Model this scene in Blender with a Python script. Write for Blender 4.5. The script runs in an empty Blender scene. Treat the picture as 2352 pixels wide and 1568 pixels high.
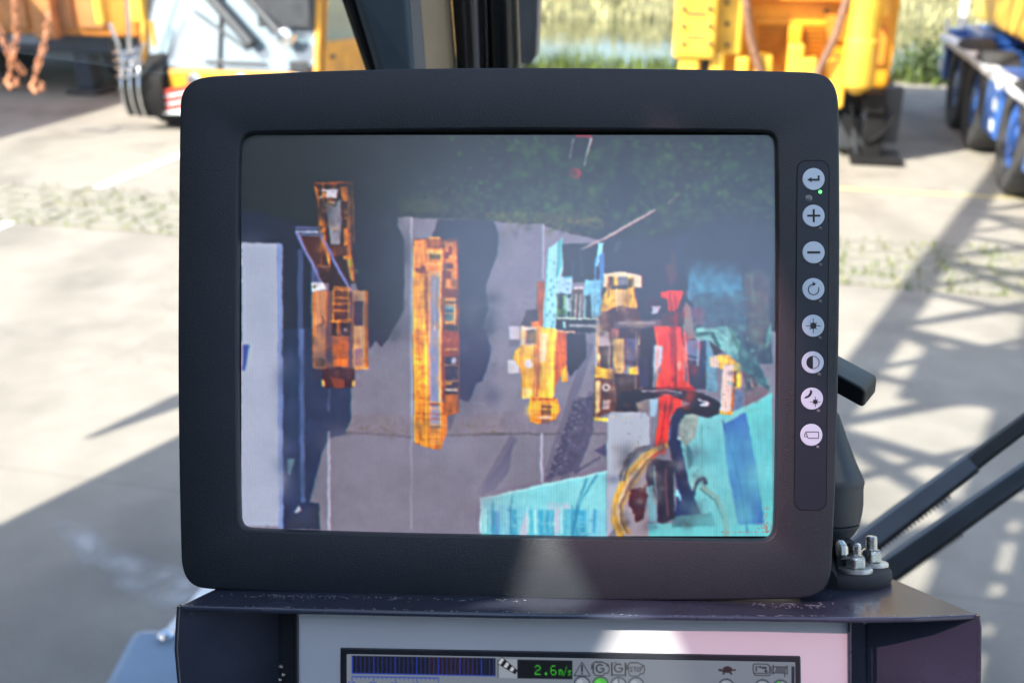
import bpy, bmesh, math, random
import numpy as np
from mathutils import Vector, Matrix
from mathutils.geometry import tessellate_polygon

random.seed(7)
rng = np.random.default_rng(7)
scene = bpy.context.scene
COL = scene.collection
R = math.radians

# ------------------------------------------------------------------ camera
CAM_Z, PITCH, FPX, CX, CY = 2.8, R(22.5), 2352.0, 1176.0, 784.0
cam_data = bpy.data.cameras.new("camera")
cam = bpy.data.objects.new("camera", cam_data)
COL.objects.link(cam)
cam.location = (0, 0, CAM_Z)
cam.rotation_euler = (R(90) - PITCH, 0, 0)
cam_data.sensor_width = 36.0
cam_data.lens = 36.0
cam_data.clip_start = 0.02
cam_data.clip_end = 2000.0
cam_data.dof.use_dof = True
cam_data.dof.focus_distance = 0.585
cam_data.dof.aperture_fstop = 8.4
cam_data.dof.aperture_blades = 7
scene.camera = cam

# ------------------------------------------------------------------ sky, sun, exposure
SUN_EL, SUN_AZ = R(40), R(60)          # azimuth the light travels to, clockwise from +Y
SUN = Vector((math.sin(SUN_AZ) * math.cos(SUN_EL), math.cos(SUN_AZ) * math.cos(SUN_EL), -math.sin(SUN_EL)))
world = bpy.data.worlds.new("World")
scene.world = world
world.use_nodes = True
wn = world.node_tree
sky = wn.nodes.new("ShaderNodeTexSky")
sky.sky_type = 'NISHITA'
sky.sun_disc = False
sky.sun_elevation = SUN_EL
sky.sun_rotation = SUN_AZ + math.pi
sky.air_density, sky.dust_density, sky.ozone_density = 1.0, 2.0, 1.4
wn.nodes["Background"].inputs[1].default_value = 0.14
wn.links.new(sky.outputs[0], wn.nodes["Background"].inputs[0])
sun_data = bpy.data.lights.new("sun", 'SUN')
sun_data.energy = 4.2
sun_data.angle = R(0.53)
sun_data.color = (1.0, 0.94, 0.85)
sun = bpy.data.objects.new("sun", sun_data)
COL.objects.link(sun)
sun.rotation_euler = SUN.to_track_quat('-Z', 'Y').to_euler()
sun.location = (-6, -6, 12)

EXPOSURE = 1.84
vs = scene.view_settings
vs.view_transform = 'Standard'
vs.look = 'None'
vs.exposure = EXPOSURE
vs.gamma = 1.0
vs.use_curve_mapping = False
scene.cycles.use_denoising = True
scene.cycles.max_bounces = 7
scene.cycles.transparent_max_bounces = 12
scene.cycles.caustics_reflective = False
scene.cycles.caustics_refractive = False
scene.cycles.sample_clamp_indirect = 6.0

# ------------------------------------------------------------------ where a line of sight meets a surface of the place
FWD = Vector((0, math.cos(PITCH), -math.sin(PITCH)))
UPV = Vector((0, math.sin(PITCH), math.cos(PITCH)))
RGT = Vector((1, 0, 0))
EYE = Vector((0, 0, CAM_Z))

def ray(px, py):
    return RGT * ((px - CX) / FPX) + UPV * ((CY - py) / FPX) + FWD

def C(px, py, d):
    return EYE + ray(px, py) * d

def hit(px, py, p0, n):
    r = ray(px, py)
    return EYE + r * ((p0 - EYE).dot(n) / r.dot(n))

def ground(px, py, z=0.0):
    return hit(px, py, Vector((0, 0, z)), Vector((0, 0, 1)))

def atY(px, py, y):
    return hit(px, py, Vector((0, y, 0)), Vector((0, 1, 0)))

# the yard is laid out along the white bay lines, 13.6 degrees clockwise of the cab
YA = R(13.6)
UD = Vector((math.cos(YA), -math.sin(YA), 0))
VD = Vector((math.sin(YA), math.cos(YA), 0))

def Y(u, v, z=0.0):
    return UD * u + VD * v + Vector((0, 0, z))

def onV(px, py, v):
    """point of the upright plane v = const, as (u, z)"""
    p = hit(px, py, VD * v, VD)
    return p.dot(UD), p.z

def onU(px, py, u):
    p = hit(px, py, UD * u, UD)
    return p.dot(VD), p.z

# ------------------------------------------------------------------ materials
MATS = {}

def srgb(*c):
    return tuple(((x / 255) / 12.92 if x / 255 <= 0.04045 else ((x / 255 + 0.055) / 1.055) ** 2.4) for x in c)

def mat(name, col, rough=0.5, metal=0.0, var=0.15, scale=8.0, bump=0.0, bscale=200.0, rvar=0.1, spec=0.5, coat=0.0, col2=None, thr=None, dist=0.002):
    if name in MATS:
        return MATS[name]
    m = bpy.data.materials.new(name)
    m.use_nodes = True
    nt = m.node_tree
    b = nt.nodes["Principled BSDF"]
    tc = nt.nodes.new("ShaderNodeTexCoord")
    n = nt.nodes.new("ShaderNodeTexNoise")
    n.inputs["Scale"].default_value = scale
    n.inputs["Detail"].default_value = 6
    nt.links.new(tc.outputs["Object"], n.inputs["Vector"])
    ramp = nt.nodes.new("ShaderNodeValToRGB")
    c = Vector(col)
    lo = [max(0, x * (1 - var)) for x in c]
    hi = [min(1, x * (1 + var)) for x in c]
    if col2 is not None:
        hi = list(col2)
    ramp.color_ramp.elements[0].position = 0.3 if thr is None else thr[0]
    ramp.color_ramp.elements[1].position = 0.7 if thr is None else thr[1]
    ramp.color_ramp.elements[0].color = (*lo, 1)
    ramp.color_ramp.elements[1].color = (*hi, 1)
    nt.links.new(n.outputs[0], ramp.inputs[0])
    nt.links.new(ramp.outputs[0], b.inputs["Base Color"])
    mr = nt.nodes.new("ShaderNodeMapRange")
    mr.inputs[3].default_value = max(0.02, rough - rvar)
    mr.inputs[4].default_value = min(1, rough + rvar)
    nt.links.new(n.outputs[0], mr.inputs[0])
    nt.links.new(mr.outputs[0], b.inputs["Roughness"])
    b.inputs["Metallic"].default_value = metal
    b.inputs["Specular IOR Level"].default_value = spec
    b.inputs["Coat Weight"].default_value = coat
    b.inputs["Coat Roughness"].default_value = 0.08
    if bump:
        n2 = nt.nodes.new("ShaderNodeTexNoise")
        n2.inputs["Scale"].default_value = bscale
        n2.inputs["Detail"].default_value = 3
        nt.links.new(tc.outputs["Object"], n2.inputs["Vector"])
        bp = nt.nodes.new("ShaderNodeBump")
        bp.inputs["Strength"].default_value = bump
        bp.inputs["Distance"].default_value = dist
        nt.links.new(n2.outputs[0], bp.inputs["Height"])
        nt.links.new(bp.outputs[0], b.inputs["Normal"])
    MATS[name] = m
    return m

def glass_mat(name, tint=(0.96, 0.97, 0.97), refl=0.06, rough=0.0, dust=0.0, dustscale=220.0):
    m = bpy.data.materials.new(name)
    m.use_nodes = True
    nt = m.node_tree
    nt.nodes.remove(nt.nodes["Principled BSDF"])
    out = nt.nodes["Material Output"]
    t = nt.nodes.new("ShaderNodeBsdfTransparent")
    t.inputs[0].default_value = (*tint, 1)
    g = nt.nodes.new("ShaderNodeBsdfGlossy")
    g.inputs["Roughness"].default_value = rough
    lw = nt.nodes.new("ShaderNodeFresnel")
    lw.inputs[0].default_value = 1.3 if refl < 0.1 else 1.8
    mx = nt.nodes.new("ShaderNodeMixShader")
    nt.links.new(lw.outputs[0], mx.inputs[0])
    nt.links.new(t.outputs[0], mx.inputs[1])
    nt.links.new(g.outputs[0], mx.inputs[2])
    last = mx
    if dust:
        tc = nt.nodes.new("ShaderNodeTexCoord")
        n = nt.nodes.new("ShaderNodeTexVoronoi")
        n.inputs["Scale"].default_value = dustscale
        nt.links.new(tc.outputs["Object"], n.inputs["Vector"])
        n2 = nt.nodes.new("ShaderNodeTexNoise")
        n2.inputs["Scale"].default_value = 14.0
        nt.links.new(tc.outputs["Object"], n2.inputs["Vector"])
        lt = nt.nodes.new("ShaderNodeMath"); lt.operation = 'LESS_THAN'
        nt.links.new(n.outputs["Distance"], lt.inputs[0]); lt.inputs[1].default_value = 0.055
        gt = nt.nodes.new("ShaderNodeMath"); gt.operation = 'GREATER_THAN'
        nt.links.new(n2.outputs[0], gt.inputs[0]); gt.inputs[1].default_value = 0.62
        mu = nt.nodes.new("ShaderNodeMath"); mu.operation = 'MULTIPLY'
        nt.links.new(lt.outputs[0], mu.inputs[0]); nt.links.new(gt.outputs[0], mu.inputs[1])
        mu2 = nt.nodes.new("ShaderNodeMath"); mu2.operation = 'MULTIPLY_ADD'
        nt.links.new(mu.outputs[0], mu2.inputs[0]); mu2.inputs[1].default_value = 0.5; mu2.inputs[2].default_value = dust
        d = nt.nodes.new("ShaderNodeBsdfTranslucent")
        d.inputs[0].default_value = (0.75, 0.73, 0.68, 1)
        m2 = nt.nodes.new("ShaderNodeMixShader")
        nt.links.new(mu2.outputs[0], m2.inputs[0])
        nt.links.new(last.outputs[0], m2.inputs[1])
        nt.links.new(d.outputs[0], m2.inputs[2])
        last = m2
    nt.links.new(last.outputs[0], out.inputs[0])
    MATS[name] = m
    return m

def emit_mat(name, strength, attr=None, col=(1, 1, 1), rough=0.25, spec=0.5, ior=1.5, base=(0.01, 0.011, 0.013)):
    m = bpy.data.materials.new(name)
    m.use_nodes = True
    nt = m.node_tree
    b = nt.nodes["Principled BSDF"]
    b.inputs["Base Color"].default_value = (*base, 1)
    b.inputs["Roughness"].default_value = rough
    b.inputs["Specular IOR Level"].default_value = spec
    b.inputs["IOR"].default_value = ior
    b.inputs["Emission Strength"].default_value = strength
    if attr:
        a = nt.nodes.new("ShaderNodeVertexColor")
        a.layer_name = attr
        nt.links.new(a.outputs[0], b.inputs["Emission Color"])
    else:
        b.inputs["Emission Color"].default_value = (*col, 1)
    m.cycles.emission_sampling = "NONE"
    MATS[name] = m
    return m

# ------------------------------------------------------------------ mesh helpers
def tag(o, label, cat, group=None):
    o["label"] = label
    o["category"] = cat
    if group:
        o["group"] = group
    return o

def struct(o):
    o["kind"] = "structure"
    return o

def thing(name, label, cat, loc=(0, 0, 0), rz=0.0, group=None):
    o = bpy.data.objects.new(name, None)
    o.empty_display_size = 0.1
    COL.objects.link(o)
    o.location = loc
    o.rotation_euler = (0, 0, rz)
    tag(o, label, cat, group)
    return o

class MB:
    """collects faces in world coordinates (or any frame f) and links them as one mesh object"""
    def __init__(s):
        s.v, s.f = [], []

    def add(s, vs, fs):
        k = len(s.v)
        s.v += [tuple(p) for p in vs]
        s.f += [tuple(i + k for i in q) for q in fs]
        return s

    def quadbox(s, p):
        """eight corners: bottom ring 0-3, top ring 4-7"""
        return s.add(p, [(3, 2, 1, 0), (4, 5, 6, 7), (0, 1, 5, 4), (1, 2, 6, 5), (2, 3, 7, 6), (3, 0, 4, 7)])

    def box(s, c, size, ax=None):
        ax = ax or (Vector((1, 0, 0)), Vector((0, 1, 0)), Vector((0, 0, 1)))
        c = Vector(c)
        h = [a * (d / 2) for a, d in zip(ax, size)]
        pts = [c + h[0] * i + h[1] * j + h[2] * k for k in (-1, 1) for i, j in ((-1, -1), (1, -1), (1, 1), (-1, 1))]
        return s.quadbox(pts)

    def span(s, a, b):
        """axis aligned box between two corners"""
        a, b = Vector(a), Vector(b)
        lo = Vector([min(x, y) for x, y in zip(a, b)]); hi = Vector([max(x, y) for x, y in zip(a, b)])
        return s.box((lo + hi) / 2, hi - lo)

    def cbox(s, a, b, r=0.03):
        """box between corners with chamfered upright edges and top"""
        a, b = Vector(a), Vector(b)
        lo = Vector([min(x, y) for x, y in zip(a, b)]); hi = Vector([max(x, y) for x, y in zip(a, b)])
        def ring(z, q):
            x0, x1, y0, y1 = lo.x + q, hi.x - q, lo.y + q, hi.y - q
            return [(x0 + r, y0, z), (x1 - r, y0, z), (x1, y0 + r, z), (x1, y1 - r, z), (x1 - r, y1, z), (x0 + r, y1, z), (x0, y1 - r, z), (x0, y0 + r, z)]
        return s.loft([ring(lo.z, r), ring(lo.z + r, 0), ring(hi.z - r, 0), ring(hi.z, r)], True, True)

    def loft(s, rings, cap0=False, cap1=False, close=True):
        k = len(s.v); n = len(rings[0])
        for rg in rings:
            s.v += [tuple(p) for p in rg]
        for i in range(len(rings) - 1):
            for j in range(n if close else n - 1):
                a = k + i * n + j; b = k + i * n + (j + 1) % n
                s.f.append((a, b, b + n, a + n))
        if cap0: s.f.append(tuple(k + j for j in reversed(range(n))))
        if cap1: s.f.append(tuple(k + (len(rings) - 1) * n + j for j in range(n)))
        return s

    def tube(s, pts, r, n=10, cap=True):
        pts = [Vector(p) for p in pts]
        rs = r if isinstance(r, (list, tuple)) else [r] * len(pts)
        rings = []
        t0 = (pts[1] - pts[0]).normalized()
        ref = Vector((0, 0, 1)) if abs(t0.z) < 0.9 else Vector((1, 0, 0))
        for i, p in enumerate(pts):
            t = ((pts[min(i + 1, len(pts) - 1)] - pts[max(i - 1, 0)])).normalized()
            a = t.cross(ref).normalized(); b = t.cross(a).normalized()
            rings.append([p + (a * math.cos(q) + b * math.sin(q)) * rs[i] for q in [2 * math.pi * j / n for j in range(n)]])
        return s.loft(rings, cap, cap)

    def lathe(s, base, axis, prof, n=24):
        """prof: (radius, height) along axis from base"""
        base, axis = Vector(base), Vector(axis).normalized()
        ref = Vector((0, 0, 1)) if abs(axis.z) < 0.9 else Vector((1, 0, 0))
        a = axis.cross(ref).normalized(); b = axis.cross(a).normalized()
        rings = [[base + axis * h + (a * math.cos(q) + b * math.sin(q)) * max(r, 1e-6) for q in [2 * math.pi * j / n for j in range(n)]] for r, h in prof]
        return s.loft(rings, True, True)

    def prism(s, poly, off):
        """closed polygon (3d points) extruded by a vector, n-gon ends"""
        n = len(poly); off = Vector(off)
        p = [Vector(q) for q in poly]
        return s.add(p + [q + off for q in p], [tuple(range(n)), tuple(n + i for i in reversed(range(n)))] + [(j, i, n + i, n + j) for i, j in [(i, (i + 1) % n) for i in range(n)]])

    def sheet(s, outer, holes, off):
        """flat plate with holes, extruded by off"""
        loops = [[Vector(p) for p in outer]] + [[Vector(p) for p in h] for h in holes]
        tris = tessellate_polygon(loops)
        flat = [p for l in loops for p in l]
        n = len(flat); off = Vector(off)
        fs = [tuple(t) for t in tris] + [tuple(n + i for i in reversed(t)) for t in tris]
        k = 0
        for l in loops:
            m = len(l)
            fs += [(k + i, k + (i + 1) % m, n + k + (i + 1) % m, n + k + i) for i in range(m)]
            k += m
        return s.add(flat + [p + off for p in flat], fs)

    def build(s, name, m, parent=None, smooth=None, bevel=0.0, seg=2):
        me = bpy.data.meshes.new(name)
        vs = s.v
        if parent is not None:
            inv = wmat(parent).inverted()
            vs = [tuple(inv @ Vector(p)) for p in vs]
        me.from_pydata(vs, [], s.f)
        bm = bmesh.new(); bm.from_mesh(me)
        bmesh.ops.recalc_face_normals(bm, faces=bm.faces)
        bm.to_mesh(me); bm.free()
        me.materials.append(MATS[m] if isinstance(m, str) else m)
        if smooth is not None:
            me.polygons.foreach_set("use_smooth", [True] * len(me.polygons))
            me.set_sharp_from_angle(angle=R(smooth))
        o = bpy.data.objects.new(name, me)
        COL.objects.link(o)
        if parent is not None:
            o.parent = parent
        if bevel:
            bv = o.modifiers.new("edge", 'BEVEL')
            bv.width = bevel; bv.segments = seg; bv.limit_method = 'ANGLE'; bv.angle_limit = R(35)
        return o

def wmat(o):
    m = Matrix.LocRotScale(o.location, o.rotation_euler, o.scale)
    return wmat(o.parent) @ m if o.parent is not None else m

def copy_tree(o, parent=None):
    c = o.copy()
    COL.objects.link(c)
    c.parent = parent
    for ch in [x for x in bpy.data.objects if x.parent == o and x != c]:
        copy_tree(ch, c)
    return c

# ------------------------------------------------------------------ pictures shown on the two lit screens (drawn shape by shape)
class Picture:
    def __init__(s, x0, y0, x1, y1, w, h, bg):
        s.x0, s.y0, s.kx, s.ky = x0, y0, w / (x1 - x0), h / (y1 - y0)
        s.w, s.h = w, h
        s.a = np.empty((h, w, 3)); s.a[:] = np.array(bg, float)

    def pt(s, p):
        return ((p[0] - s.x0) * s.kx, (p[1] - s.y0) * s.ky)

    def poly(s, pts, c, a=1.0, tex=0.0):
        p = np.array([s.pt(q) for q in pts])
        xa, ya = np.floor(p.min(0)).astype(int); xb, yb = np.ceil(p.max(0)).astype(int) + 1
        xa, ya = max(xa, 0), max(ya, 0); xb, yb = min(xb, s.w), min(yb, s.h)
        if xa >= xb or ya >= yb: return
        X, Yy = np.meshgrid(np.arange(xa, xb) + .5, np.arange(ya, yb) + .5)
        ins = np.zeros(X.shape, bool)
        n = len(p)
        for i in range(n):
            (x1, y1), (x2, y2) = p[i], p[(i + 1) % n]
            if y1 == y2: continue
            ins ^= ((y1 > Yy) != (y2 > Yy)) & (X < (x2 - x1) * (Yy - y1) / (y2 - y1) + x1)
        col = np.array(c, float)
        t = s.a[ya:yb, xa:xb]
        src = np.broadcast_to(col, t.shape)
        if tex:
            nz = value_noise(t.shape[0], t.shape[1], 4) * .35 + value_noise(t.shape[0], t.shape[1], 11) * .35 + value_noise(t.shape[0], t.shape[1], 34) * .3
            src = src * (1 + tex * (nz - .5) * 2)[..., None]
        m = ins[..., None] * a
        t[:] = t * (1 - m) + src * m

    def rect(s, x0, y0, x1, y1, c, a=1.0, tex=0.0):
        s.poly([(x0, y0), (x1, y0), (x1, y1), (x0, y1)], c, a, tex)

    def line(s, pts, w, c, a=1.0):
        for (x1, y1), (x2, y2) in zip(pts[:-1], pts[1:]):
            d = math.hypot(x2 - x1, y2 - y1) or 1
            nx, ny = -(y2 - y1) / d * w / 2, (x2 - x1) / d * w / 2
            ex, ey = (x2 - x1) / d * w * .25, (y2 - y1) / d * w * .25
            s.poly([(x1 + nx - ex, y1 + ny - ey), (x2 + nx + ex, y2 + ny + ey), (x2 - nx + ex, y2 - ny + ey), (x1 - nx - ex, y1 - ny - ey)], c, a)

    def ell(s, x, y, rx, ry, c, a=1.0, tex=0.0):
        s.poly([(x + rx * math.cos(t), y + ry * math.sin(t)) for t in np.linspace(0, 2 * math.pi, 28)[:-1]], c, a, tex)

    def soft(s, x, y, rx, ry, c, a):
        px, py = s.pt((x, y)); rx *= s.kx; ry *= s.ky
        xa, xb = max(0, int(px - 2.6 * rx)), min(s.w, int(px + 2.6 * rx) + 1); ya, yb = max(0, int(py - 2.6 * ry)), min(s.h, int(py + 2.6 * ry) + 1)
        if xa >= xb or ya >= yb: return
        X, Yy = np.meshgrid(np.arange(xa, xb), np.arange(ya, yb))
        m = (a * np.exp(-(((X - px) / rx) ** 2 + ((Yy - py) / ry) ** 2)))[..., None]
        t = s.a[ya:yb, xa:xb]; t[:] = t * (1 - m) + np.array(c, float) * m

    def ring(s, x, y, r, w, c, t0=0, t1=2 * math.pi):
        ts = np.linspace(t0, t1, 30)
        s.line([(x + r * math.cos(t), y + r * math.sin(t)) for t in ts], w, c)

    def blur(s, sig):
        r = int(sig * 3) + 1
        k = np.exp(-np.arange(-r, r + 1) ** 2 / (2 * sig * sig)); k /= k.sum()
        for ax in (0, 1):
            pad = [(0, 0)] * 3; pad[ax] = (r, r)
            q = np.pad(s.a, pad, mode='edge')
            s.a = sum(k[i] * (q[i:i + s.h] if ax == 0 else q[:, i:i + s.w]) for i in range(2 * r + 1))

    def half(s):
        a = s.a[:s.h // 2 * 2, :s.w // 2 * 2]
        s.a = (a[::2, ::2] + a[1::2, ::2] + a[::2, 1::2] + a[1::2, 1::2]) / 4
        s.h, s.w = s.a.shape[:2]

def value_noise(h, w, cell, cellx=None):
    cellx = cellx or cell
    gh, gw = h // cell + 3, w // cellx + 3
    g = rng.random((gh, gw))
    y = np.arange(h) / cell; x = np.arange(w) / cellx
    yi, xi = y.astype(int), x.astype(int)
    fy, fx = (y - yi)[:, None], (x - xi)[None]
    fy, fx = fy * fy * (3 - 2 * fy), fx * fx * (3 - 2 * fx)
    return (g[yi][:, xi] * (1 - fy) * (1 - fx) + g[yi + 1][:, xi] * fy * (1 - fx) + g[yi][:, xi + 1] * (1 - fy) * fx + g[yi + 1][:, xi + 1] * fy * fx)

def frame(x0, y0, k):
    return lambda *pts: [(x0 + k * x, y0 + k * y) for x, y in zip(pts[::2], pts[1::2])]

def soft_spots(Z1, Z2, Z3, Z4, Y1, Y2, Y3):
    L = []
    def many(Z, x0, y0, x1, y1, n, r0, r1, cols, al):
        for _ in range(n):
            r = random.uniform(r0, r1)
            L.append((Z, random.uniform(x0, x1), random.uniform(y0, y1), r, r * random.uniform(.6, 1.4), random.choice(cols), random.uniform(.4, 1) * al))
    greens = [(58, 88, 52), (44, 70, 46), (70, 98, 50), (24, 32, 34), (20, 28, 36)]
    many(Z2, -60, 60, 860, 660, 170, 5, 15, greens, .5); many(Z2, 980, 120, 2000, 760, 170, 5, 16, greens, .5)
    many(Z2, -100, 600, 720, 760, 60, 4, 10, [(104, 100, 52), (84, 88, 48), (50, 54, 40)], .5); many(Z1, 1250, 480, 1900, 620, 40, 5, 12, [(58, 62, 42), (40, 48, 38)], .5)
    many(Z1, 900, 100, 1500, 500, 30, 12, 30, [(34, 42, 40), (26, 32, 40)], .5)
    many(Z1, 880, 650, 1280, 1560, 60, 5, 16, [(34, 40, 58), (46, 52, 70), (28, 32, 44)], .4); many(Z1, 1560, 660, 1960, 1560, 60, 5, 16, [(40, 48, 70), (52, 58, 84), (32, 38, 56)], .4)
    many(Z3, 520, -20, 860, 780, 60, 5, 18, [(46, 54, 92), (58, 64, 104), (36, 42, 70)], .4); many(Z1, 40, 40, 1200, 640, 70, 10, 30, [(34, 42, 46), (42, 50, 52), (26, 32, 36)], .4)
    # turquoise corner fading into the dark
    many(Y2, 780, -160, 1240, 40, 60, 14, 30, [(32, 44, 60), (38, 64, 88), (30, 38, 52)], .6)
    many(Y2, 820, 0, 1240, 320, 120, 4, 12, [(66, 142, 180), (52, 116, 150), (84, 156, 180), (40, 84, 116)], .5)
    many(Y2, 850, 330, 1300, 640, 120, 4, 11, [(54, 96, 116), (40, 70, 96), (90, 86, 110), (60, 120, 130)], .45)
    many(Y2, 1290, 80, 1490, 760, 80, 4, 12, [(98, 80, 78), (70, 62, 66), (84, 100, 92), (52, 54, 66)], .5)
    many(Y2, 1150, 560, 1500, 1150, 110, 3, 10, [(44, 90, 104), (34, 60, 84), (110, 176, 170), (28, 44, 66)], .45)
    many(Y2, 900, -260, 1520, -20, 30, 20, 44, [(30, 38, 52), (34, 46, 62)], .7)
    # shade inside the machines
    many(Y1, 1030, 480, 1410, 1340, 60, 5, 16, [(40, 26, 28), (70, 44, 34), (30, 26, 40), (190, 160, 120), (150, 140, 150)], .5)
    many(Y2, 480, 280, 900, 1300, 40, 6, 18, [(150, 30, 34), (240, 90, 60), (60, 30, 40), (200, 60, 50)], .35)
    many(Z4, 1040, 860, 1760, 1480, 70, 6, 20, [(34, 34, 52), (120, 112, 112), (60, 44, 48), (170, 160, 150), (50, 60, 90)], .45)
    many(Z4, 300, 1240, 1000, 1330, 22, 8, 18, [(140, 216, 222), (104, 190, 204)], .45); many(Z4, 1640, 720, 2240, 1450, 34, 16, 44, [(120, 200, 204), (90, 176, 186), (84, 180, 200)], .4)
    many(Y3, 220, 860, 560, 1480, 46, 6, 18, [(84, 46, 36), (220, 140, 80), (120, 80, 70), (60, 34, 36)], .35); many(Y3, 230, 160, 490, 820, 40, 5, 14, [(50, 30, 26), (236, 150, 70), (30, 24, 30)], .4)
    many(Y3, 885, 520, 1180, 1560, 60, 5, 15, [(246, 176, 60), (150, 78, 34), (230, 140, 40)], .3)
    many(Y1, 430, 650, 720, 1400, 40, 5, 14, [(250, 200, 70), (200, 110, 30), (248, 214, 150)], .3)
    # stains on the concrete, glow of the pale box, cool tone of the shade
    many(Y1, -60, 200, 560, 1500, 40, 8, 34, [(112, 104, 116), (138, 132, 148)], .3); many(Z3, 700, 820, 2000, 1480, 40, 14, 50, [(134, 128, 148), (116, 110, 124)], .35)
    many(Z3, 880, 630, 2040, 780, 40, 5, 18, [(122, 112, 110), (136, 126, 130), (104, 96, 96)], .3)
    many(Z3, 360, -60, 540, 1400, 30, 12, 40, [(44, 64, 100), (36, 48, 76), (56, 70, 120)], .4); many(Z1, 900, 700, 1270, 1560, 26, 14, 40, [(26, 30, 44), (36, 42, 60)], .4); many(Z1, 1690, 700, 1960, 2000, 26, 14, 40, [(30, 38, 58), (44, 48, 84)], .4)
    many(Z1, 40, 850, 300, 2900, 30, 20, 50, [(168, 174, 198), (148, 156, 184)], .35)
    return L

def camera_picture():
    P = Picture(595, 332, 1947, 1345, 1120, 840, (122, 116, 134))
    Z1, Z2 = frame(590, 330, .3317), frame(1270, 330, .3317)
    Z3, Z4 = frame(590, 830, .3317), frame(1190, 830, .3317)
    Y1, Y2, Y3 = frame(1180, 620, .3061), frame(1500, 650, .287), frame(700, 400, .3828)
    nz = value_noise(840, 1120, 60) * .5 + value_noise(840, 1120, 18) * .3 + value_noise(840, 1120, 5) * .2
    P.a *= (1 + .16 * (nz - .5))[..., None]
    # bands of paving across the yard
    P.poly(Z3(540, 632, 2050, 632, 2050, 770, 1340, 795, 870, 770, 540, 740), (128, 118, 124), .5, .2)
    P.poly(Z4(0, 600, 1000, 600, 1000, 775, 0, 775), (124, 114, 122), .5, .2)
    P.line(Z3(540, 745, 1000, 772, 1340, 792, 1650, 780, 2050, 770), 3.5, (74, 68, 66), .75)
    P.line(Z4(0, 772, 1000, 772), 3.5, (70, 66, 70), .75)
    for i in range(60):
        x = random.uniform(540, 2050); P.ell(*Z3(x, random.uniform(700, 775))[0], random.uniform(2, 9), 2, (96, 84, 62), .5)
    # dark wood along the top
    P.poly(Z1(-60, -40, 4200, -40, 4200, 1568, 3500, 1200, 3300, 900, 2800, 810, 2600, 770, 2350, 700, 2050, 690, 1960, 660, 1260, 630, 1230, 640, 980, 640, 900, 1000, -60, 1000), (30, 37, 40))
    for i in range(2400):
        x, y = random.uniform(1250, 4150), random.uniform(20, 760)
        if x < 1900 and y < 330 and random.random() < .8: continue
        g = random.uniform(.75, 1.35)
        P.ell(*Z1(x, y)[0], random.uniform(2, 8), random.uniform(2, 7), random.choice(((40 * g, 66 * g, 34 * g), (52 * g, 84 * g, 40 * g), (20, 26, 24), (18, 26, 30))), .4)
    for i in range(240):
        x, y = random.uniform(1900, 2800), random.gauss(650, 42)
        P.ell(*Z1(x, y)[0], random.uniform(3, 8), random.uniform(2, 5), (random.uniform(70, 105), random.uniform(72, 90), 44), .38)
    P.poly(Z2(880, 140, 1050, 140, 860, 760, 740, 740), (26, 32, 44), .75)
    P.poly(Z1(1240, 490, 1640, 520, 1620, 600, 1260, 590), (52, 58, 44), .6, .3)
    # the concrete seen between the shadows
    P.poly(Z1(1230, 650, 1530, 645, 1480, 800, 1350, 820, 1340, 1568, 1150, 1568, 1270, 1350, 1290, 790, 1210, 775), (116, 110, 126), 1, .06)
    P.poly(Z1(1060, 800, 1095, 700, 1115, 800), (92, 84, 92))
    P.poly(Z1(1960, 670, 2350, 690, 2350, 1568, 1920, 1568, 1910, 1330, 1900, 1160, 2000, 900, 2000, 760), (118, 112, 128), 1, .06)
    # shadows of the machines
    P.poly(Z1(900, 640, 1210, 660, 1280, 800, 1275, 1340, 1150, 1568, 1000, 1568, 880, 1000), (28, 33, 48))
    P.poly(Z3(1000, -20, 1190, -20, 1110, 110, 1060, 60, 1010, 130), (40, 34, 62))
    P.poly(Z1(1540, 650, 1960, 660, 2000, 760, 2000, 900, 1900, 1160, 1925, 1330, 1880, 1480, 1910, 1568, 1680, 1568, 1690, 800, 1490, 800), (34, 42, 62))
    P.poly(Z3(1690, -20, 1905, -20, 1945, 120, 1930, 210, 1880, 380, 1835, 390, 1770, 530, 1700, 500), (40, 34, 74))
    P.poly(Z1(-20, 560, 560, 700, 560, 1568, -20, 1568), (32, 39, 58))
    P.poly(Z1(820, 540, 1235, 560, 1235, 660, 1210, 780, 900, 780), (30, 36, 44))
    P.poly(Z3(340, -30, 720, -30, 870, 440, 872, 640, 820, 775, 700, 800, 640, 930, 600, 1080, 545, 1290, 615, 1295, 632, 1500, 340, 1500), (42, 50, 84), 1, .15)
    P.poly(Z3(340, -30, 560, -30, 560, 780, 440, 800, 340, 900), (36, 50, 78), .8)
    P.poly(Z3(380, 965, 440, 965, 400, 1090, 380, 1080), (100, 140, 150))
    P.poly(Z3(430, 1365, 470, 1310, 490, 1370), (190, 190, 205)); P.poly(Z3(420, 1380, 620, 1300, 630, 1500, 360, 1490), (50, 54, 76))
    # pale boxes along the edge
    P.poly(Z1(20, 826, 320, 826, 330, 2980, 20, 2980), (160, 168, 192), 1, .02)
    P.poly(Z1(295, 830, 338, 832, 345, 3000, 310, 3000), (112, 138, 192))
    P.poly(Z3(30, 100, 78, 100, 50, 290, 30, 290), (40, 62, 150))
    P.poly(Z1(30, 600, 200, 600, 230, 820, 30, 820), (30, 38, 60))
    P.poly(Z1(455, 880, 500, 880, 500, 1568, 455, 1568), (58, 72, 112)); P.poly(Z3(466, -20, 505, -20, 512, 1290, 480, 1290), (84, 104, 160))
    # ground in shade between the machines and the wood, far corner
    P.poly(Z2(700, 780, 1000, 800, 1420, 780, 1480, 1568, 1430, 1620, 1000, 1620, 720, 1568, 745, 1100), (34, 40, 58), 1, .1)
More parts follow.
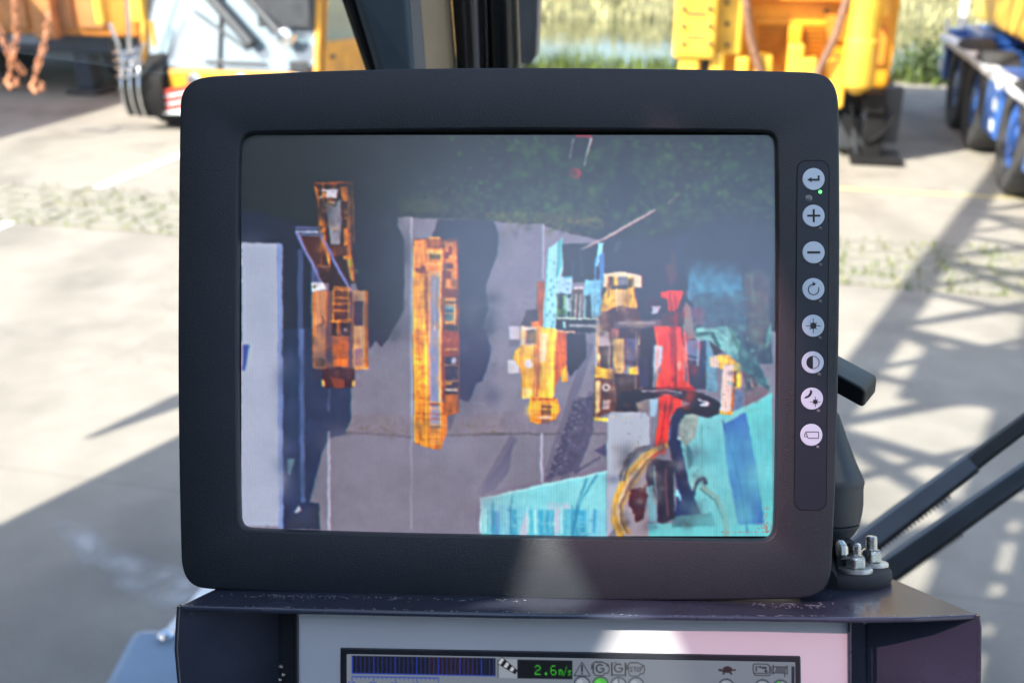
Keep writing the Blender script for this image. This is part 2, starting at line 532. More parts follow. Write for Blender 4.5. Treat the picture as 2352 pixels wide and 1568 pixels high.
    P.poly(Z2(1000, 900, 1300, 860, 1330, 1500, 1030, 1500), (38, 42, 60), 1, .15)
    P.poly(Z2(815, 900, 860, 800, 890, 830, 850, 900), (70, 84, 74), .5)
    # white bay lines
    P.line(Z1(1337, 640, 1334, 3000), 4.5, (172, 168, 186), .9); P.line(Z3(1334, 640, 1336, 1500), 3.5, (150, 142, 168), .7)
    P.line(Z3(697, 440, 697, 600), 4, (84, 94, 138)); P.line(Z3(696, 755, 702, 1500), 6, (180, 180, 206), .9)
    P.line(Z2(292, 690, 292, 1100), 4.5, (172, 172, 196)); P.line(Z4(522, 770, 520, 1140), 4.5, (180, 178, 204))
    P.line(Z4(0, 535, 100, 545), 2.5, (160, 152, 170), .6)
    for i in range(26):
        P.ell(*Y1(random.uniform(150, 520), random.uniform(250, 1100))[0], random.uniform(3, 12), random.uniform(2, 6), (98, 90, 100), .3)
    # ---- orange crane with its frame, far end of the yard
    O, OB, OD, BR = (214, 126, 52), (236, 156, 70), (150, 78, 36), (62, 34, 24)
    P.poly(Y3(205, 130, 480, 130, 490, 500, 500, 800, 240, 800, 245, 500), (44, 30, 26))
    P.poly(Y3(215, 155, 255, 190, 262, 330, 300, 520, 320, 660, 290, 680, 250, 500, 240, 260), O)
    P.poly(Y3(390, 170, 440, 165, 450, 500, 490, 700, 490, 800, 440, 720, 415, 540, 420, 300), O)
    P.line(Y3(225, 145, 480, 140), 5, OD); P.line(Y3(460, 180, 470, 620), 3, (110, 84, 60))
    P.poly(Y3(270, 185, 385, 182, 372, 240, 258, 242), (206, 206, 226))
    P.poly(Y3(290, 270, 400, 250, 410, 420, 395, 545, 330, 548, 315, 400), (138, 134, 146), 1, .1)
    P.line(Y3(290, 270, 365, 290, 378, 235), 3.5, (40, 50, 26)); P.rect(*Y3(402, 260)[0], *Y3(440, 360)[0], (54, 34, 30)); P.rect(*Y3(402, 380)[0], *Y3(438, 440)[0], (60, 40, 34))
    for y in (200, 300, 420, 470): P.rect(*Y3(250, y)[0], *Y3(300, y + 26)[0], (50, 40, 32)); P.rect(*Y3(272, y + 10)[0], *Y3(300, y + 40)[0], (190, 116, 56))
    P.rect(*Y3(325, 552)[0], *Y3(440, 620)[0], (80, 48, 34)); P.line(Y3(355, 560, 355, 620), 4, OD)
    P.poly(Y3(300, 560, 330, 640, 345, 690, 310, 690), OB); P.poly(Y3(415, 625, 455, 640, 490, 780, 470, 790), OB)
    P.ell(*Y3(468, 665)[0], 5, 11, (116, 150, 54), .8); P.ell(*Y3(505, 722)[0], 5, 5, (130, 150, 70), .7)
    P.poly(Y3(130, 500, 250, 490, 330, 700, 250, 760, 180, 640), (66, 40, 36))
    P.line(Y3(262, 500, 270, 690), 5, (126, 74, 44)); P.line(Y3(240, 690, 350, 690), 4, (150, 110, 96))
    P.poly(Y3(330, 640, 440, 640, 470, 830, 470, 1150, 320, 1150, 320, 800), (44, 28, 26))
    P.poly(Y3(200, 700, 250, 700, 252, 800, 205, 800), (66, 76, 130))
    P.poly(Y3(196, 795, 280, 790, 300, 840, 200, 850), (226, 224, 240)); P.ell(*Y3(217, 822)[0], 3.5, 4, (80, 70, 40))
    P.line(Y3(100, 470, 265, 790), 8, (120, 116, 176)); P.line(Y3(262, 480, 465, 850), 8, (112, 116, 186))
    P.rect(*Y3(92, 428)[0], *Y3(262, 446)[0], (86, 92, 138)); P.line(Y3(98, 463, 262, 466), 7, (150, 158, 196)); P.line(Y3(110, 488, 262, 488), 4, (112, 118, 166))
    P.poly(Y3(210, 850, 305, 850, 300, 1360, 212, 1360), (196, 140, 104), 1, .08); P.poly(Y3(212, 1290, 300, 1300, 300, 1350, 220, 1350), (84, 70, 44))
    P.line(Y3(212, 860, 212, 1360), 3.5, (220, 120, 50)); P.line(Y3(212, 1358, 300, 1358), 4, (230, 160, 90)); P.line(Y3(270, 1010, 290, 1060, 220, 1095), 4, (112, 78, 66))
    P.poly(Y3(300, 850, 340, 850, 340, 1480, 300, 1480), (110, 78, 76), .9); P.poly(Y3(445, 900, 490, 900, 480, 1480, 445, 1480), (96, 74, 82), .9)
    P.poly(Y3(340, 860, 460, 840, 450, 930, 345, 930), (92, 56, 36)); P.poly(Y3(345, 950, 450, 950, 450, 1040, 345, 1040), (58, 26, 26))
    P.line(Y3(345, 845, 470, 845), 4, (206, 130, 70)); P.line(Y3(340, 940, 460, 935), 4, (206, 120, 56)); P.line(Y3(330, 1052, 470, 1045), 5, (226, 140, 60))
    for x in (348, 452): P.line(Y3(x, 850, x, 1045), 4, (200, 140, 60))
    P.rect(*Y3(405, 1050)[0], *Y3(460, 1150)[0], (36, 24, 30)); P.ell(*Y3(430, 1110)[0], 4, 4, (190, 180, 200)); P.rect(*Y3(370, 1060)[0], *Y3(395, 1140)[0], (156, 86, 40))
    P.poly(Y3(340, 1150, 445, 1150, 450, 1300, 340, 1310), (168, 92, 50), 1, .2); P.rect(*Y3(345, 1300)[0], *Y3(445, 1355)[0], (222, 116, 44), 1, .2)
    P.poly(Y3(478, 850, 560, 850, 556, 1360, 486, 1360), (186, 146, 112), 1, .08); P.rect(*Y3(484, 920)[0], *Y3(548, 1078)[0], (58, 44, 62)); P.poly(Y3(490, 1230, 545, 1230, 540, 1340, 490, 1340), (138, 106, 116))
    P.poly(Y3(560, 850, 584, 850, 580, 1360, 556, 1360), (132, 86, 46)); P.line(Y3(486, 1362, 580, 1360), 3.5, (220, 150, 80))
    P.poly(Y3(270, 1360, 490, 1360, 490, 1490, 270, 1490), (56, 28, 34), .95); P.poly(Y3(330, 1420, 420, 1440, 420, 1490, 350, 1490), (150, 74, 50), .8)
    for x in (278, 480): P.ell(*Y3(x, 1460)[0], 4, 10, (232, 186, 110), .9)
    # ---- yellow telescopic crane in the middle bay
    P.poly(Y3(890, 510, 1175, 510, 1190, 900, 1190, 1568, 880, 1568, 880, 760), (110, 60, 34))
    P.poly(Y3(885, 520, 975, 515, 975, 700, 890, 700), (222, 138, 58), 1, .25); P.poly(Y3(1085, 525, 1175, 530, 1175, 840, 1090, 830), (214, 132, 58), 1, .3)
    P.rect(*Y3(985, 505)[0], *Y3(1060, 560)[0], (150, 88, 38), 1, .3); P.line(Y3(985, 505, 1060, 505), 4, (216, 160, 60))
    P.rect(*Y3(962, 570)[0], *Y3(1085, 720)[0], (222, 132, 54), 1, .15); P.rect(*Y3(985, 598)[0], *Y3(1066, 645)[0], (74, 66, 38)); P.line(Y3(970, 592, 1080, 592), 4, (246, 200, 120))
    for x, y, w, h in ((1090, 600, 30, 40), (1120, 560, 26, 60), (1100, 670, 46, 34), (1092, 720, 40, 50), (930, 690, 30, 40), (1098, 850, 76, 40)): P.rect(*Y3(x, y)[0], *Y3(x + w, y + h)[0], (112, 50, 36))
    P.poly(Y3(878, 720, 960, 735, 972, 1568, 885, 1568), (232, 156, 44), 1, .16); P.poly(Y3(940, 760, 958, 760, 968, 1568, 950, 1568), (240, 186, 52), .9)
    P.line(Y3(972, 730, 980, 1568), 5, (128, 62, 40)); P.poly(Y3(985, 720, 1070, 720, 1072, 1568, 990, 1568), (222, 168, 122))
    P.poly(Y3(995, 735, 1052, 735, 1056, 1568, 1000, 1568), (124, 124, 148), 1, .08); P.line(Y3(1022, 780, 1024, 1568), 3, (150, 152, 186))
    for y in (1100, 1140, 1270, 1290): P.ell(*Y3(1024, y)[0], 4, 9, (196, 196, 216), .7)
    P.poly(Y3(1080, 895, 1168, 895, 1168, 1070, 1082, 1070), (226, 158, 84)); P.rect(*Y3(1090, 945)[0], *Y3(1148, 1055)[0], (56, 100, 124)); P.rect(*Y3(1092, 945)[0], *Y3(1146, 968)[0], (140, 176, 180)); P.line(Y3(1160, 900, 1160, 1080), 4, (226, 200, 170))
    P.poly(Y3(1078, 1075, 1186, 1085, 1186, 1150, 1078, 1150), (36, 30, 44)); P.poly(Y3(1082, 1150, 1186, 1150, 1186, 1300, 1086, 1290), (138, 58, 38), 1, .2)
    P.poly(Y3(1090, 1290, 1180, 1300, 1180, 1568, 1086, 1568), (42, 34, 60)); P.ell(*Y3(1148, 1314)[0], 7, 8, (236, 232, 246)); P.line(Y3(1180, 1300, 1182, 1568), 3, (150, 112, 80))
    P.poly(Z3(1352, -10, 1460, -10, 1466, 560, 1470, 880, 1440, 870, 1360, 840), (226, 142, 34), 1, .26)
    for i in range(40): P.rect(*(lambda p: (p[0], p[1], p[0] + random.uniform(3, 14), p[1] + random.uniform(2, 5)))(Z3(random.uniform(1360, 1450), random.uniform(0, 850))[0]), (150, 74, 24), .6)
    P.poly(Z3(1440, 540, 1600, 540, 1610, 760, 1560, 890, 1460, 880), (206, 118, 32), 1, .3)
    P.line(Z3(1440, 0, 1452, 840), 4, (248, 196, 70)); P.poly(Z3(1468, -10, 1562, -10, 1562, 730, 1475, 730), (222, 172, 132)); P.poly(Z3(1478, -10, 1545, -10, 1550, 700, 1484, 700), (132, 132, 168), 1, .1); P.line(Z3(1466, 548, 1560, 548), 3, (120, 60, 36))
    P.poly(Z3(1480, 560, 1555, 560, 1555, 710, 1480, 710), (150, 138, 160)); P.line(Z3(1480, 722, 1555, 722), 4, (66, 44, 36))
    for y in (750, 775, 800, 825, 850): P.line(Z3(1475, y, 1560, y), 2.5, (246, 186, 110))
    P.poly(Z3(1570, -10, 1700, -10, 1700, 180, 1580, 190), (140, 62, 40)); P.poly(Z3(1580, 190, 1700, 190, 1700, 420, 1590, 420), (42, 32, 66)); P.ell(*Z3(1660, 218)[0], 7, 8, (224, 218, 240))
    P.line(Z3(1590, 395, 1640, 390), 5, (230, 170, 60)); P.line(Z3(1600, 440, 1690, 440), 6, (228, 206, 190)); P.line(Z3(1610, 458, 1680, 458), 4, (30, 24, 30)); P.line(Z3(1695, 200, 1697, 430), 3, (200, 160, 120))
    P.poly(Z3(1585, 470, 1700, 470, 1705, 610, 1600, 640), (172, 96, 34), 1, .2); P.poly(Z3(1610, 640, 1680, 620, 1640, 740, 1620, 740), (84, 74, 96), .7)
    # ---- lattice shadow over the concrete
    for x0, y0, x1, y1 in ((300, 810, 60, 1230), (880, 100, 560, 1120), (900, 470, 690, 1130)):
        P.line(Z4(x0, y0, x1, y1), 22, (84, 80, 108), .55)
    P.poly(Z4(760, 520, 920, 480, 910, 740, 800, 1050, 550, 1120, 640, 900), (70, 66, 98), .8, .3)
    for k in range(12):
        t0, t1 = k / 12, (k + 1) / 12
        xa, xb = 905 - 300 * t0, 770 - 210 * t0; xc, xd = 905 - 300 * t1, 770 - 210 * t1
        P.line(Z4(xa, 500 + 600 * t0, xd, 500 + 600 * t1), 3, (58, 54, 84), .7); P.line(Z4(xb, 500 + 600 * t0, xc, 500 + 600 * t1), 3, (58, 54, 84), .6); P.line(Z4(xa, 500 + 600 * t0, xb, 500 + 600 * t0), 3, (58, 54, 84), .6)
    for i in range(70):
        t = random.random(); x = 860 - 270 * t + random.uniform(-70, 80) ; P.ell(*Z4(x, 480 + 620 * t)[0], random.uniform(1.5, 5), random.uniform(1.5, 4), (130, 124, 150), .5)
    P.poly(Z4(300, 810, 270, 1060, 160, 1200, 60, 1240, 110, 1110, 210, 1000), (86, 82, 116), .7)
    P.poly(Z4(910, 900, 1005, 850, 1005, 950), (60, 58, 100), .8); P.line(Z4(770, 1070, 960, 950), 5, (76, 72, 104))
    # ---- turquoise crane
    P.poly(Y1(560, 270, 625, 270, 610, 660, 545, 660), (150, 84, 42), 1, .3)
    P.poly(Z2(335, 870, 440, 790, 445, 1000, 420, 1100, 385, 1500, 285, 1510, 300, 1200), (150, 214, 226), 1, .07); P.poly(Z2(395, 820, 442, 795, 430, 1000, 400, 1080), (86, 178, 186))
    P.rect(*Z2(440, 835)[0], *Z2(720, 1130)[0], (30, 36, 46), 1, .1); P.line(Z2(515, 960, 510, 1120), 4, (40, 60, 90)); P.line(Z2(600, 840, 600, 1100), 3, (36, 46, 60))
    P.poly(Z2(712, 830, 748, 825, 742, 920, 712, 925), (130, 204, 226)); P.poly(Z2(712, 925, 755, 900, 750, 1150, 715, 1230), (60, 116, 186)); P.line(Z2(690, 950, 680, 1130), 5, (70, 134, 196))
    P.poly(Y1(740, 235, 850, 232, 845, 375, 715, 360), (160, 200, 236)); P.rect(*Y1(780, 228)[0], *Y1(850, 250)[0], (80, 160, 180))
    P.poly(Y1(955, 250, 1090, 255, 1070, 560, 1010, 560, 1000, 400, 940, 380), (110, 186, 226), 1, .25); P.rect(*Y1(860, 310)[0], *Y1(940, 335)[0], (206, 196, 206))
    P.rect(*Y1(850, 335)[0], *Y1(930, 560)[0], (78, 60, 54), 1, .2); P.rect(*Y1(725, 370)[0], *Y1(850, 560)[0], (24, 40, 40)); P.rect(*Y1(765, 380)[0], *Y1(800, 520)[0], (120, 160, 110)); P.rect(*Y1(795, 400)[0], *Y1(830, 520)[0], (160, 180, 196))
    P.rect(*Y1(725, 500)[0], *Y1(800, 545)[0], (52, 100, 36)); P.rect(*Y1(940, 390)[0], *Y1(1000, 600)[0], (22, 42, 52)); P.line(Y1(960, 420, 955, 560), 5, (60, 120, 130)); P.line(Y1(1025, 400, 1020, 560), 5, (30, 70, 110))
    P.rect(*Y1(710, 560)[0], *Y1(1040, 690)[0], (26, 30, 40)); P.line(Y1(720, 570, 860, 568), 6, (170, 190, 160)); P.line(Y1(830, 635, 1030, 640), 8, (120, 120, 130)); P.line(Y1(720, 680, 870, 688), 6, (190, 150, 120)); P.rect(*Y1(770, 590)[0], *Y1(800, 650)[0], (150, 190, 190)); P.ell(*Y1(908, 580)[0], 4, 4, (190, 190, 196))
    for i in range(14): P.ell(*Y1(random.uniform(640, 740), random.uniform(100, 640))[0], 3, 4, (56, 120, 140), .7)
    # ---- yellow crane beside it
    P.poly(Y1(470, 500, 560, 500, 560, 620, 420, 640), (40, 32, 40), .85); P.poly(Y1(500, 600, 560, 590, 600, 660, 520, 660), (236, 120, 44))
    P.rect(*Y1(325, 640)[0], *Y1(415, 742)[0], (186, 178, 190)); P.rect(*Y1(322, 915)[0], *Y1(412, 1020)[0], (206, 198, 202)); P.rect(*Y1(330, 745)[0], *Y1(410, 800)[0], (96, 88, 96), .6)
    P.poly(Y1(425, 630, 555, 650, 560, 800, 425, 800), (206, 170, 130)); P.rect(*Y1(470, 665)[0], *Y1(545, 775)[0], (46, 46, 62)); P.line(Y1(438, 630, 438, 800), 5, (236, 214, 196)); P.line(Y1(450, 655, 550, 655), 4, (236, 226, 226))
    P.poly(Y1(430, 790, 560, 800, 550, 1230, 440, 1230, 425, 1000, 365, 900, 380, 840), (232, 166, 34), 1, .16); P.ell(*Y1(490, 950)[0], 11, 12, (238, 226, 222)); P.poly(Y1(440, 1140, 545, 1150, 510, 1228, 440, 1228), (240, 204, 130))
    P.poly(Y1(575, 640, 720, 660, 720, 870, 690, 1230, 560, 1230, 575, 900), (240, 178, 46), 1, .1); P.poly(Y1(580, 690, 650, 700, 640, 920, 580, 940), (244, 214, 186), .8); P.line(Y1(570, 660, 565, 1230), 5, (196, 84, 30)); P.line(Y1(690, 660, 690, 1210), 5, (250, 206, 60))
    P.poly(Y1(720, 680, 800, 690, 800, 960, 700, 1140, 705, 950), (168, 84, 26), 1, .1); P.poly(Y1(760, 1000, 805, 960, 800, 1095, 760, 1100), (240, 150, 30)); P.poly(Y1(800, 690, 960, 700, 960, 900, 830, 1060, 805, 1000), (42, 38, 56), .95)
    P.poly(Y1(510, 1210, 720, 1230, 745, 1330, 700, 1400, 560, 1440, 500, 1420, 485, 1320), (238, 146, 28), 1, .2); P.rect(*Y1(590, 1270)[0], *Y1(675, 1370)[0], (84, 48, 20)); P.line(Y1(565, 1232, 690, 1236), 4, (150, 60, 30)); P.line(Y1(590, 1320, 675, 1322), 3, (160, 100, 40)); P.line(Y1(570, 1382, 680, 1384), 5, (200, 180, 190)); P.rect(*Y1(590, 1395)[0], *Y1(665, 1440)[0], (120, 90, 84))
    # ---- sand coloured machine and the red beam
    P.poly(Z2(575, 890, 590, 870, 770, 770, 1130, 572, 1140, 585, 790, 785), (176, 152, 152)); P.line(Z2(1235, 530, 1300, 460), 6, (108, 100, 84), .8); P.line(Z2(1300, 455, 1460, 360), 3, (70, 70, 70), .5)
    P.poly(Y2(780, 20, 950, -80, 1300, -300, 1510, -200, 1510, 900, 1250, 900, 1100, 600, 780, 560), (34, 54, 76))
    P.poly(Y1(1100, 200, 1240, 186, 1415, 215, 1418, 320, 1340, 320, 1330, 235, 1170, 230, 1160, 320, 1102, 320), (226, 196, 170)); P.poly(Y1(1160, 230, 1330, 230, 1380, 480, 1370, 500, 1080, 520, 1090, 430), (226, 168, 48), 1, .25); P.rect(*Y1(1215, 225)[0], *Y1(1295, 300)[0], (110, 110, 120), 1, .4); P.poly(Y1(1150, 300, 1300, 300, 1290, 330, 1160, 330), (50, 44, 40)); P.poly(Y1(1190, 340, 1290, 340, 1260, 480, 1200, 500), (212, 174, 120)); P.rect(*Y1(1300, 240)[0], *Y1(1335, 320)[0], (70, 54, 30)); P.rect(*Y1(1155, 220)[0], *Y1(1185, 320)[0], (80, 54, 36))
    P.poly(Y1(1060, 560, 1150, 500, 1260, 465, 1390, 500, 1400, 600, 1200, 640, 1170, 760, 1080, 650), (66, 32, 34), 1, .15); P.poly(Y1(1190, 600, 1600, 570, 1700, 540, 1700, 640, 1190, 650), (92, 78, 88)); P.line(Y1(1230, 610, 1520, 605), 6, (140, 126, 136))
    P.poly(Y1(1040, 640, 1140, 680, 1180, 1060, 1030, 1060), (176, 160, 166)); P.poly(Y1(1060, 800, 1180, 800, 1180, 980, 1050, 980), (56, 40, 34), .95); P.ell(*Y1(1066, 890)[0], 4, 8, (210, 226, 216)); P.poly(Y1(1165, 650, 1240, 660, 1240, 720, 1160, 740), (158, 100, 100))
    P.poly(Y1(1230, 650, 1400, 650, 1390, 980, 1280, 960, 1230, 740), (52, 36, 52)); P.poly(Y1(1180, 740, 1275, 735, 1270, 1000, 1210, 1080, 1180, 900), (206, 168, 110), 1, .1); P.rect(*Y1(1285, 740)[0], *Y1(1370, 920)[0], (86, 74, 116)); P.line(Y1(1410, 650, 1395, 790), 5, (206, 196, 170)); P.poly(Y1(1400, 650, 1510, 650, 1500, 1180, 1400, 1160), (40, 32, 46)); P.rect(*Y1(1395, 900)[0], *Y1(1470, 1140)[0], (46, 40, 80))
    P.poly(Y1(1030, 965, 1180, 990, 1180, 1075, 1030, 1060), (236, 176, 40), 1, .1); P.poly(Y1(1300, 990, 1385, 965, 1385, 1030, 1320, 1045), (240, 184, 30)); P.poly(Y1(1030, 1060, 1180, 1075, 1200, 1330, 1020, 1400), (96, 60, 44), 1, .3); P.poly(Y1(1035, 1090, 1080, 1080, 1075, 1330, 1040, 1380), (222, 190, 140)); P.ell(*Y1(1122, 1142)[0], 10, 11, (224, 210, 206)); P.ell(*Y1(1122, 1142)[0], 4, 5, (54, 34, 34)); P.line(Y1(1030, 1395, 1140, 1405), 8, (238, 206, 90)); P.poly(Y1(1100, 1240, 1160, 1240, 1150, 1320, 1090, 1320), (196, 170, 164)); P.poly(Y1(1190, 1020, 1400, 1040, 1390, 1340, 1200, 1340), (50, 32, 30)); P.line(Y1(1365, 1050, 1365, 1200), 4, (126, 110, 116)); P.poly(Y1(1230, 1180, 1600, 1130, 1600, 1210, 1360, 1260, 1360, 1340, 1220, 1340), (24, 20, 36))
    P.poly(Y1(1360, 1270, 1470, 1230, 1480, 1350, 1380, 1340), (122, 112, 118))
    # turquoise roofs at the edge
    P.poly(Y2(800, 90, 950, -60, 1150, -120, 1250, 60, 1260, 260, 830, 360, 790, 340), (58, 124, 160), .9, .25); P.poly(Y2(830, 300, 1300, 240, 1300, 620, 1120, 600, 860, 560), (54, 84, 106), .9, .3); P.poly(Y2(830, 420, 930, 400, 940, 560, 840, 580), (104, 92, 116), .9); P.poly(Y2(770, 360, 820, 420, 860, 680, 760, 700, 730, 480), (126, 116, 118))
    P.poly(Y2(1270, 110, 1420, 70, 1490, 200, 1480, 560, 1400, 840, 1320, 640), (84, 72, 74), .7, .25); P.line(Y2(1340, 120, 1350, 330), 7, (90, 130, 110), .6); P.poly(Y2(1110, 560, 1260, 640, 1290, 780, 1400, 900, 1500, 1150, 1300, 1000, 1200, 900), (40, 84, 98), 1, .25)
    P.poly(Y2(860, 590, 1130, 580, 1240, 700, 1220, 880, 1000, 720, 860, 690), (112, 176, 176), 1, .2); P.line(Y2(870, 650, 1000, 630, 1060, 760), 9, (40, 90, 90)); P.line(Y2(1160, 600, 1230, 780), 8, (60, 130, 110)); P.poly(Y2(1470, 640, 1510, 540, 1510, 720, 1460, 770), (90, 160, 150)); P.poly(Y2(980, 700, 1090, 800, 1000, 840, 960, 780), (42, 40, 44))
    P.poly(Y2(590, 40, 680, 0, 700, 130, 640, 240), (74, 52, 62), .9); P.poly(Y2(640, -100, 700, -60, 690, 100, 640, 120), (70, 56, 50), .8)
    RD, RB, RK = (226, 62, 40), (236, 84, 66), (136, 34, 36)
    P.poly(Y2(555, 275, 650, 255, 750, 260, 735, 330, 690, 440, 620, 445, 610, 330, 565, 330), RD); P.line(Y2(640, 270, 645, 440), 5, RK); P.poly(Y2(480, 375, 560, 365, 560, 400, 525, 465, 478, 465), (170, 178, 200)); P.rect(*Y2(480, 368)[0], *Y2(560, 390)[0], (24, 30, 50))
    P.poly(Y2(560, 450, 760, 450, 760, 560, 560, 570), (60, 46, 56), .95)
    P.poly(Y2(500, 570, 730, 580, 750, 800, 760, 1060, 850, 1070, 850, 1140, 510, 1140, 510, 1060, 560, 960, 520, 760), RD); P.poly(Y2(640, 580, 690, 580, 690, 1060, 640, 1060), RK, .8); P.poly(Y2(680, 600, 725, 600, 755, 860, 750, 1050, 690, 1050), RB); P.poly(Y2(500, 740, 575, 745, 570, 900, 520, 960, 500, 1000), (196, 186, 206)); P.ell(*Y2(715, 920)[0], 6, 12, (240, 150, 140)); P.rect(*Y2(665, 1070)[0], *Y2(770, 1120)[0], (200, 60, 40), 1, .3); P.ell(*Y2(650, 820)[0], 5, 6, (150, 40, 60)); P.line(Y2(510, 1140, 850, 1145), 5, (60, 20, 26))
    P.poly(Y2(770, 700, 890, 690, 885, 870, 770, 860), (92, 116, 166)); P.line(Y2(885, 690, 880, 870), 5, (160, 176, 206)); P.line(Y2(770, 835, 880, 850), 4, (24, 40, 60)); P.poly(Y2(770, 870, 960, 880, 950, 1130, 850, 1130, 770, 1050), (46, 46, 74)); P.poly(Y2(945, 700, 980, 700, 1040, 900, 1050, 1150, 950, 1160), (94, 140, 166), 1, .2); P.poly(Y2(895, 700, 950, 700, 950, 900, 900, 1050), (28, 50, 92))
    P.poly(Y2(980, 840, 1050, 830, 1090, 940, 985, 935), (212, 190, 176)); P.poly(Y2(1050, 830, 1140, 820, 1250, 920, 1240, 1120, 1190, 1130, 1160, 900, 1070, 960), (230, 172, 70), 1, .2); P.rect(*Y2(1190, 970)[0], *Y2(1210, 1110)[0], (110, 64, 28)); P.poly(Y2(1100, 915, 1185, 910, 1170, 1335, 1060, 1330), (226, 196, 190)); P.line(Y2(1060, 1332, 1165, 1338), 6, (220, 150, 50)); P.line(Y2(1180, 1130, 1165, 1330), 5, (150, 84, 30)); P.poly(Y2(1190, 1140, 1280, 1160, 1260, 1320, 1190, 1320), (92, 110, 146)); P.poly(Y2(1280, 1060, 1420, 1090, 1500, 1150, 1280, 1310), (110, 96, 106)); P.poly(Y2(1260, 980, 1330, 990, 1400, 1090, 1300, 1140), (84, 74, 84), 1, .4); P.line(Y2(1330, 1030, 1345, 1110), 5, (196, 176, 160))
    # own turquoise crane deck, bottom corner
    CYN = (96, 196, 202)
    P.poly(Z4(50, 1270, 450, 1170, 1010, 1055, 1010, 1420, 60, 1530), (122, 204, 214), 1, .04); P.poly(Z4(1230, 1450, 2240, 1450, 2240, 1560, 1230, 1560), CYN)
    P.poly(Z4(50, 1300, 1010, 1360, 1010, 1560, 60, 1560), (118, 196, 216)); P.poly(Z4(560, 1290, 720, 1300, 740, 1400, 600, 1560, 340, 1560, 400, 1360, 560, 1360), (190, 186, 208), .8)
    for x, w, c in ((70, 50, (90, 190, 200)), (140, 30, (60, 150, 190)), (170, 40, (80, 150, 200)), (275, 60, (66, 160, 196)), (410, 90, (80, 186, 206)), (500, 110, (50, 160, 196)), (660, 90, (84, 186, 210)), (750, 115, (54, 160, 200)), (910, 40, (110, 190, 216))):
        P.rect(*Z4(x, 1350)[0], *Z4(x + w, 1560)[0], c, .95)
    for i in range(16): P.rect(*(lambda p: (p[0], p[1], p[0] + random.uniform(6, 22), p[1] + 3))(Z4(random.uniform(80, 960), random.uniform(1380, 1530))[0]), (150, 216, 226), .7)
    P.line(Z4(860, 1110, 790, 1290, 750, 1560), 5, (40, 140, 176)); P.line(Z4(295, 1230, 290, 1360), 3, (60, 150, 170)); P.line(Z4(150, 1290, 145, 1540), 4, (60, 160, 180))
    P.poly(Z4(1560, 600, 1900, 620, 2060, 560, 2250, 460, 2250, 1450, 1600, 1450), (112, 190, 196), 1, .06); P.poly(Z4(2040, 610, 2250, 460, 2250, 1470, 2190, 1400, 2120, 1000), (92, 196, 200)); P.poly(Z4(1880, 700, 2050, 610, 2110, 900, 2190, 1450, 1990, 1460, 1910, 1000), (52, 108, 186)); P.line(Z4(1720, 700, 1730, 1150), 3.5, (84, 140, 140), .8); P.poly(Z4(1600, 820, 1650, 900, 1660, 1000, 1620, 1050), (40, 100, 110), .7); P.poly(Z4(1500, 1400, 1800, 1370, 1830, 1470, 1500, 1480), (60, 116, 126), .8)
    P.poly(Z4(1040, 604, 1300, 610, 1335, 650, 1335, 860, 1240, 870, 1130, 1050, 1110, 1440, 1010, 1560, 1015, 640), (166, 172, 190)); P.poly(Z4(1130, 1040, 1320, 900, 1320, 1560, 1130, 1560), (150, 140, 148)); 
    P.poly(Z4(1330, 500, 1400, 490, 1380, 640, 1335, 640), (150, 180, 206)); P.poly(Z4(1400, 480, 1580, 480, 1570, 560, 1490, 640, 1470, 850, 1440, 940, 1370, 870, 1400, 660), RD); P.line(Z4(1500, 490, 1470, 700), 5, RK)
    P.poly(Z4(1560, 600, 1700, 610, 1680, 800, 1600, 870, 1560, 800), (150, 146, 140), .8, .3)
    P.poly(Z4(1090, 470, 1400, 440, 1420, 490, 1230, 520, 1210, 605, 1095, 600), (22, 18, 34)); P.poly(Z4(1420, 452, 1700, 460, 1850, 550, 1850, 620, 1760, 650, 1580, 600, 1490, 800, 1480, 700, 1530, 580, 1640, 540), (34, 28, 44)); P.line(Z4(1420, 462, 1640, 472), 8, (156, 140, 150)); P.ell(*Z4(1740, 555)[0], 12, 4, (210, 206, 224))
    P.poly(Z4(1490, 800, 1560, 810, 1630, 1150, 1720, 1380, 1520, 1400, 1540, 1180), (28, 40, 92)); P.line(Z4(1480, 808, 1560, 806), 7, (170, 190, 190)); P.poly(Z4(1330, 940, 1510, 1000, 1520, 1150, 1470, 1450, 1390, 1440, 1300, 1100), (40, 44, 66), .95, .2); P.poly(Z4(1310, 1180, 1390, 1140, 1390, 1440, 1330, 1440), (110, 160, 176)); P.poly(Z4(1180, 1220, 1260, 1210, 1310, 1150, 1290, 1420, 1230, 1450, 1220, 1360, 1180, 1320), (66, 36, 44)); P.poly(Z4(1370, 1120, 1430, 1100, 1480, 1420, 1400, 1440), (44, 28, 60)); P.line(Z4(1480, 1200, 1510, 1340), 6, (170, 120, 130)); P.ell(*Z4(1540, 1220)[0], 4, 10, (120, 200, 226))
    P.line(Z4(1480, 850, 1300, 960, 1170, 1080, 1090, 1250, 1060, 1420, 1110, 1560), 12, (196, 156, 84)); P.line(Z4(1430, 880, 1230, 1000, 1130, 1130, 1080, 1300, 1120, 1500), 5, (230, 196, 150)); P.line(Z4(1300, 870, 1180, 930, 1110, 1100), 6, (84, 84, 96)); P.line(Z4(1350, 890, 1260, 990), 8, (170, 100, 60)); P.line(Z4(1090, 1400, 1140, 1560), 6, (150, 120, 40))
    P.line(Z4(1680, 1160, 1700, 1120, 1740, 1110, 1750, 1150), 9, (30, 44, 66)); P.line(Z4(1740, 1180, 1830, 1250, 1880, 1350, 1910, 1560), 10, (126, 160, 150)); P.line(Z4(1735, 1175, 1840, 1270, 1890, 1380), 4, (60, 90, 100))
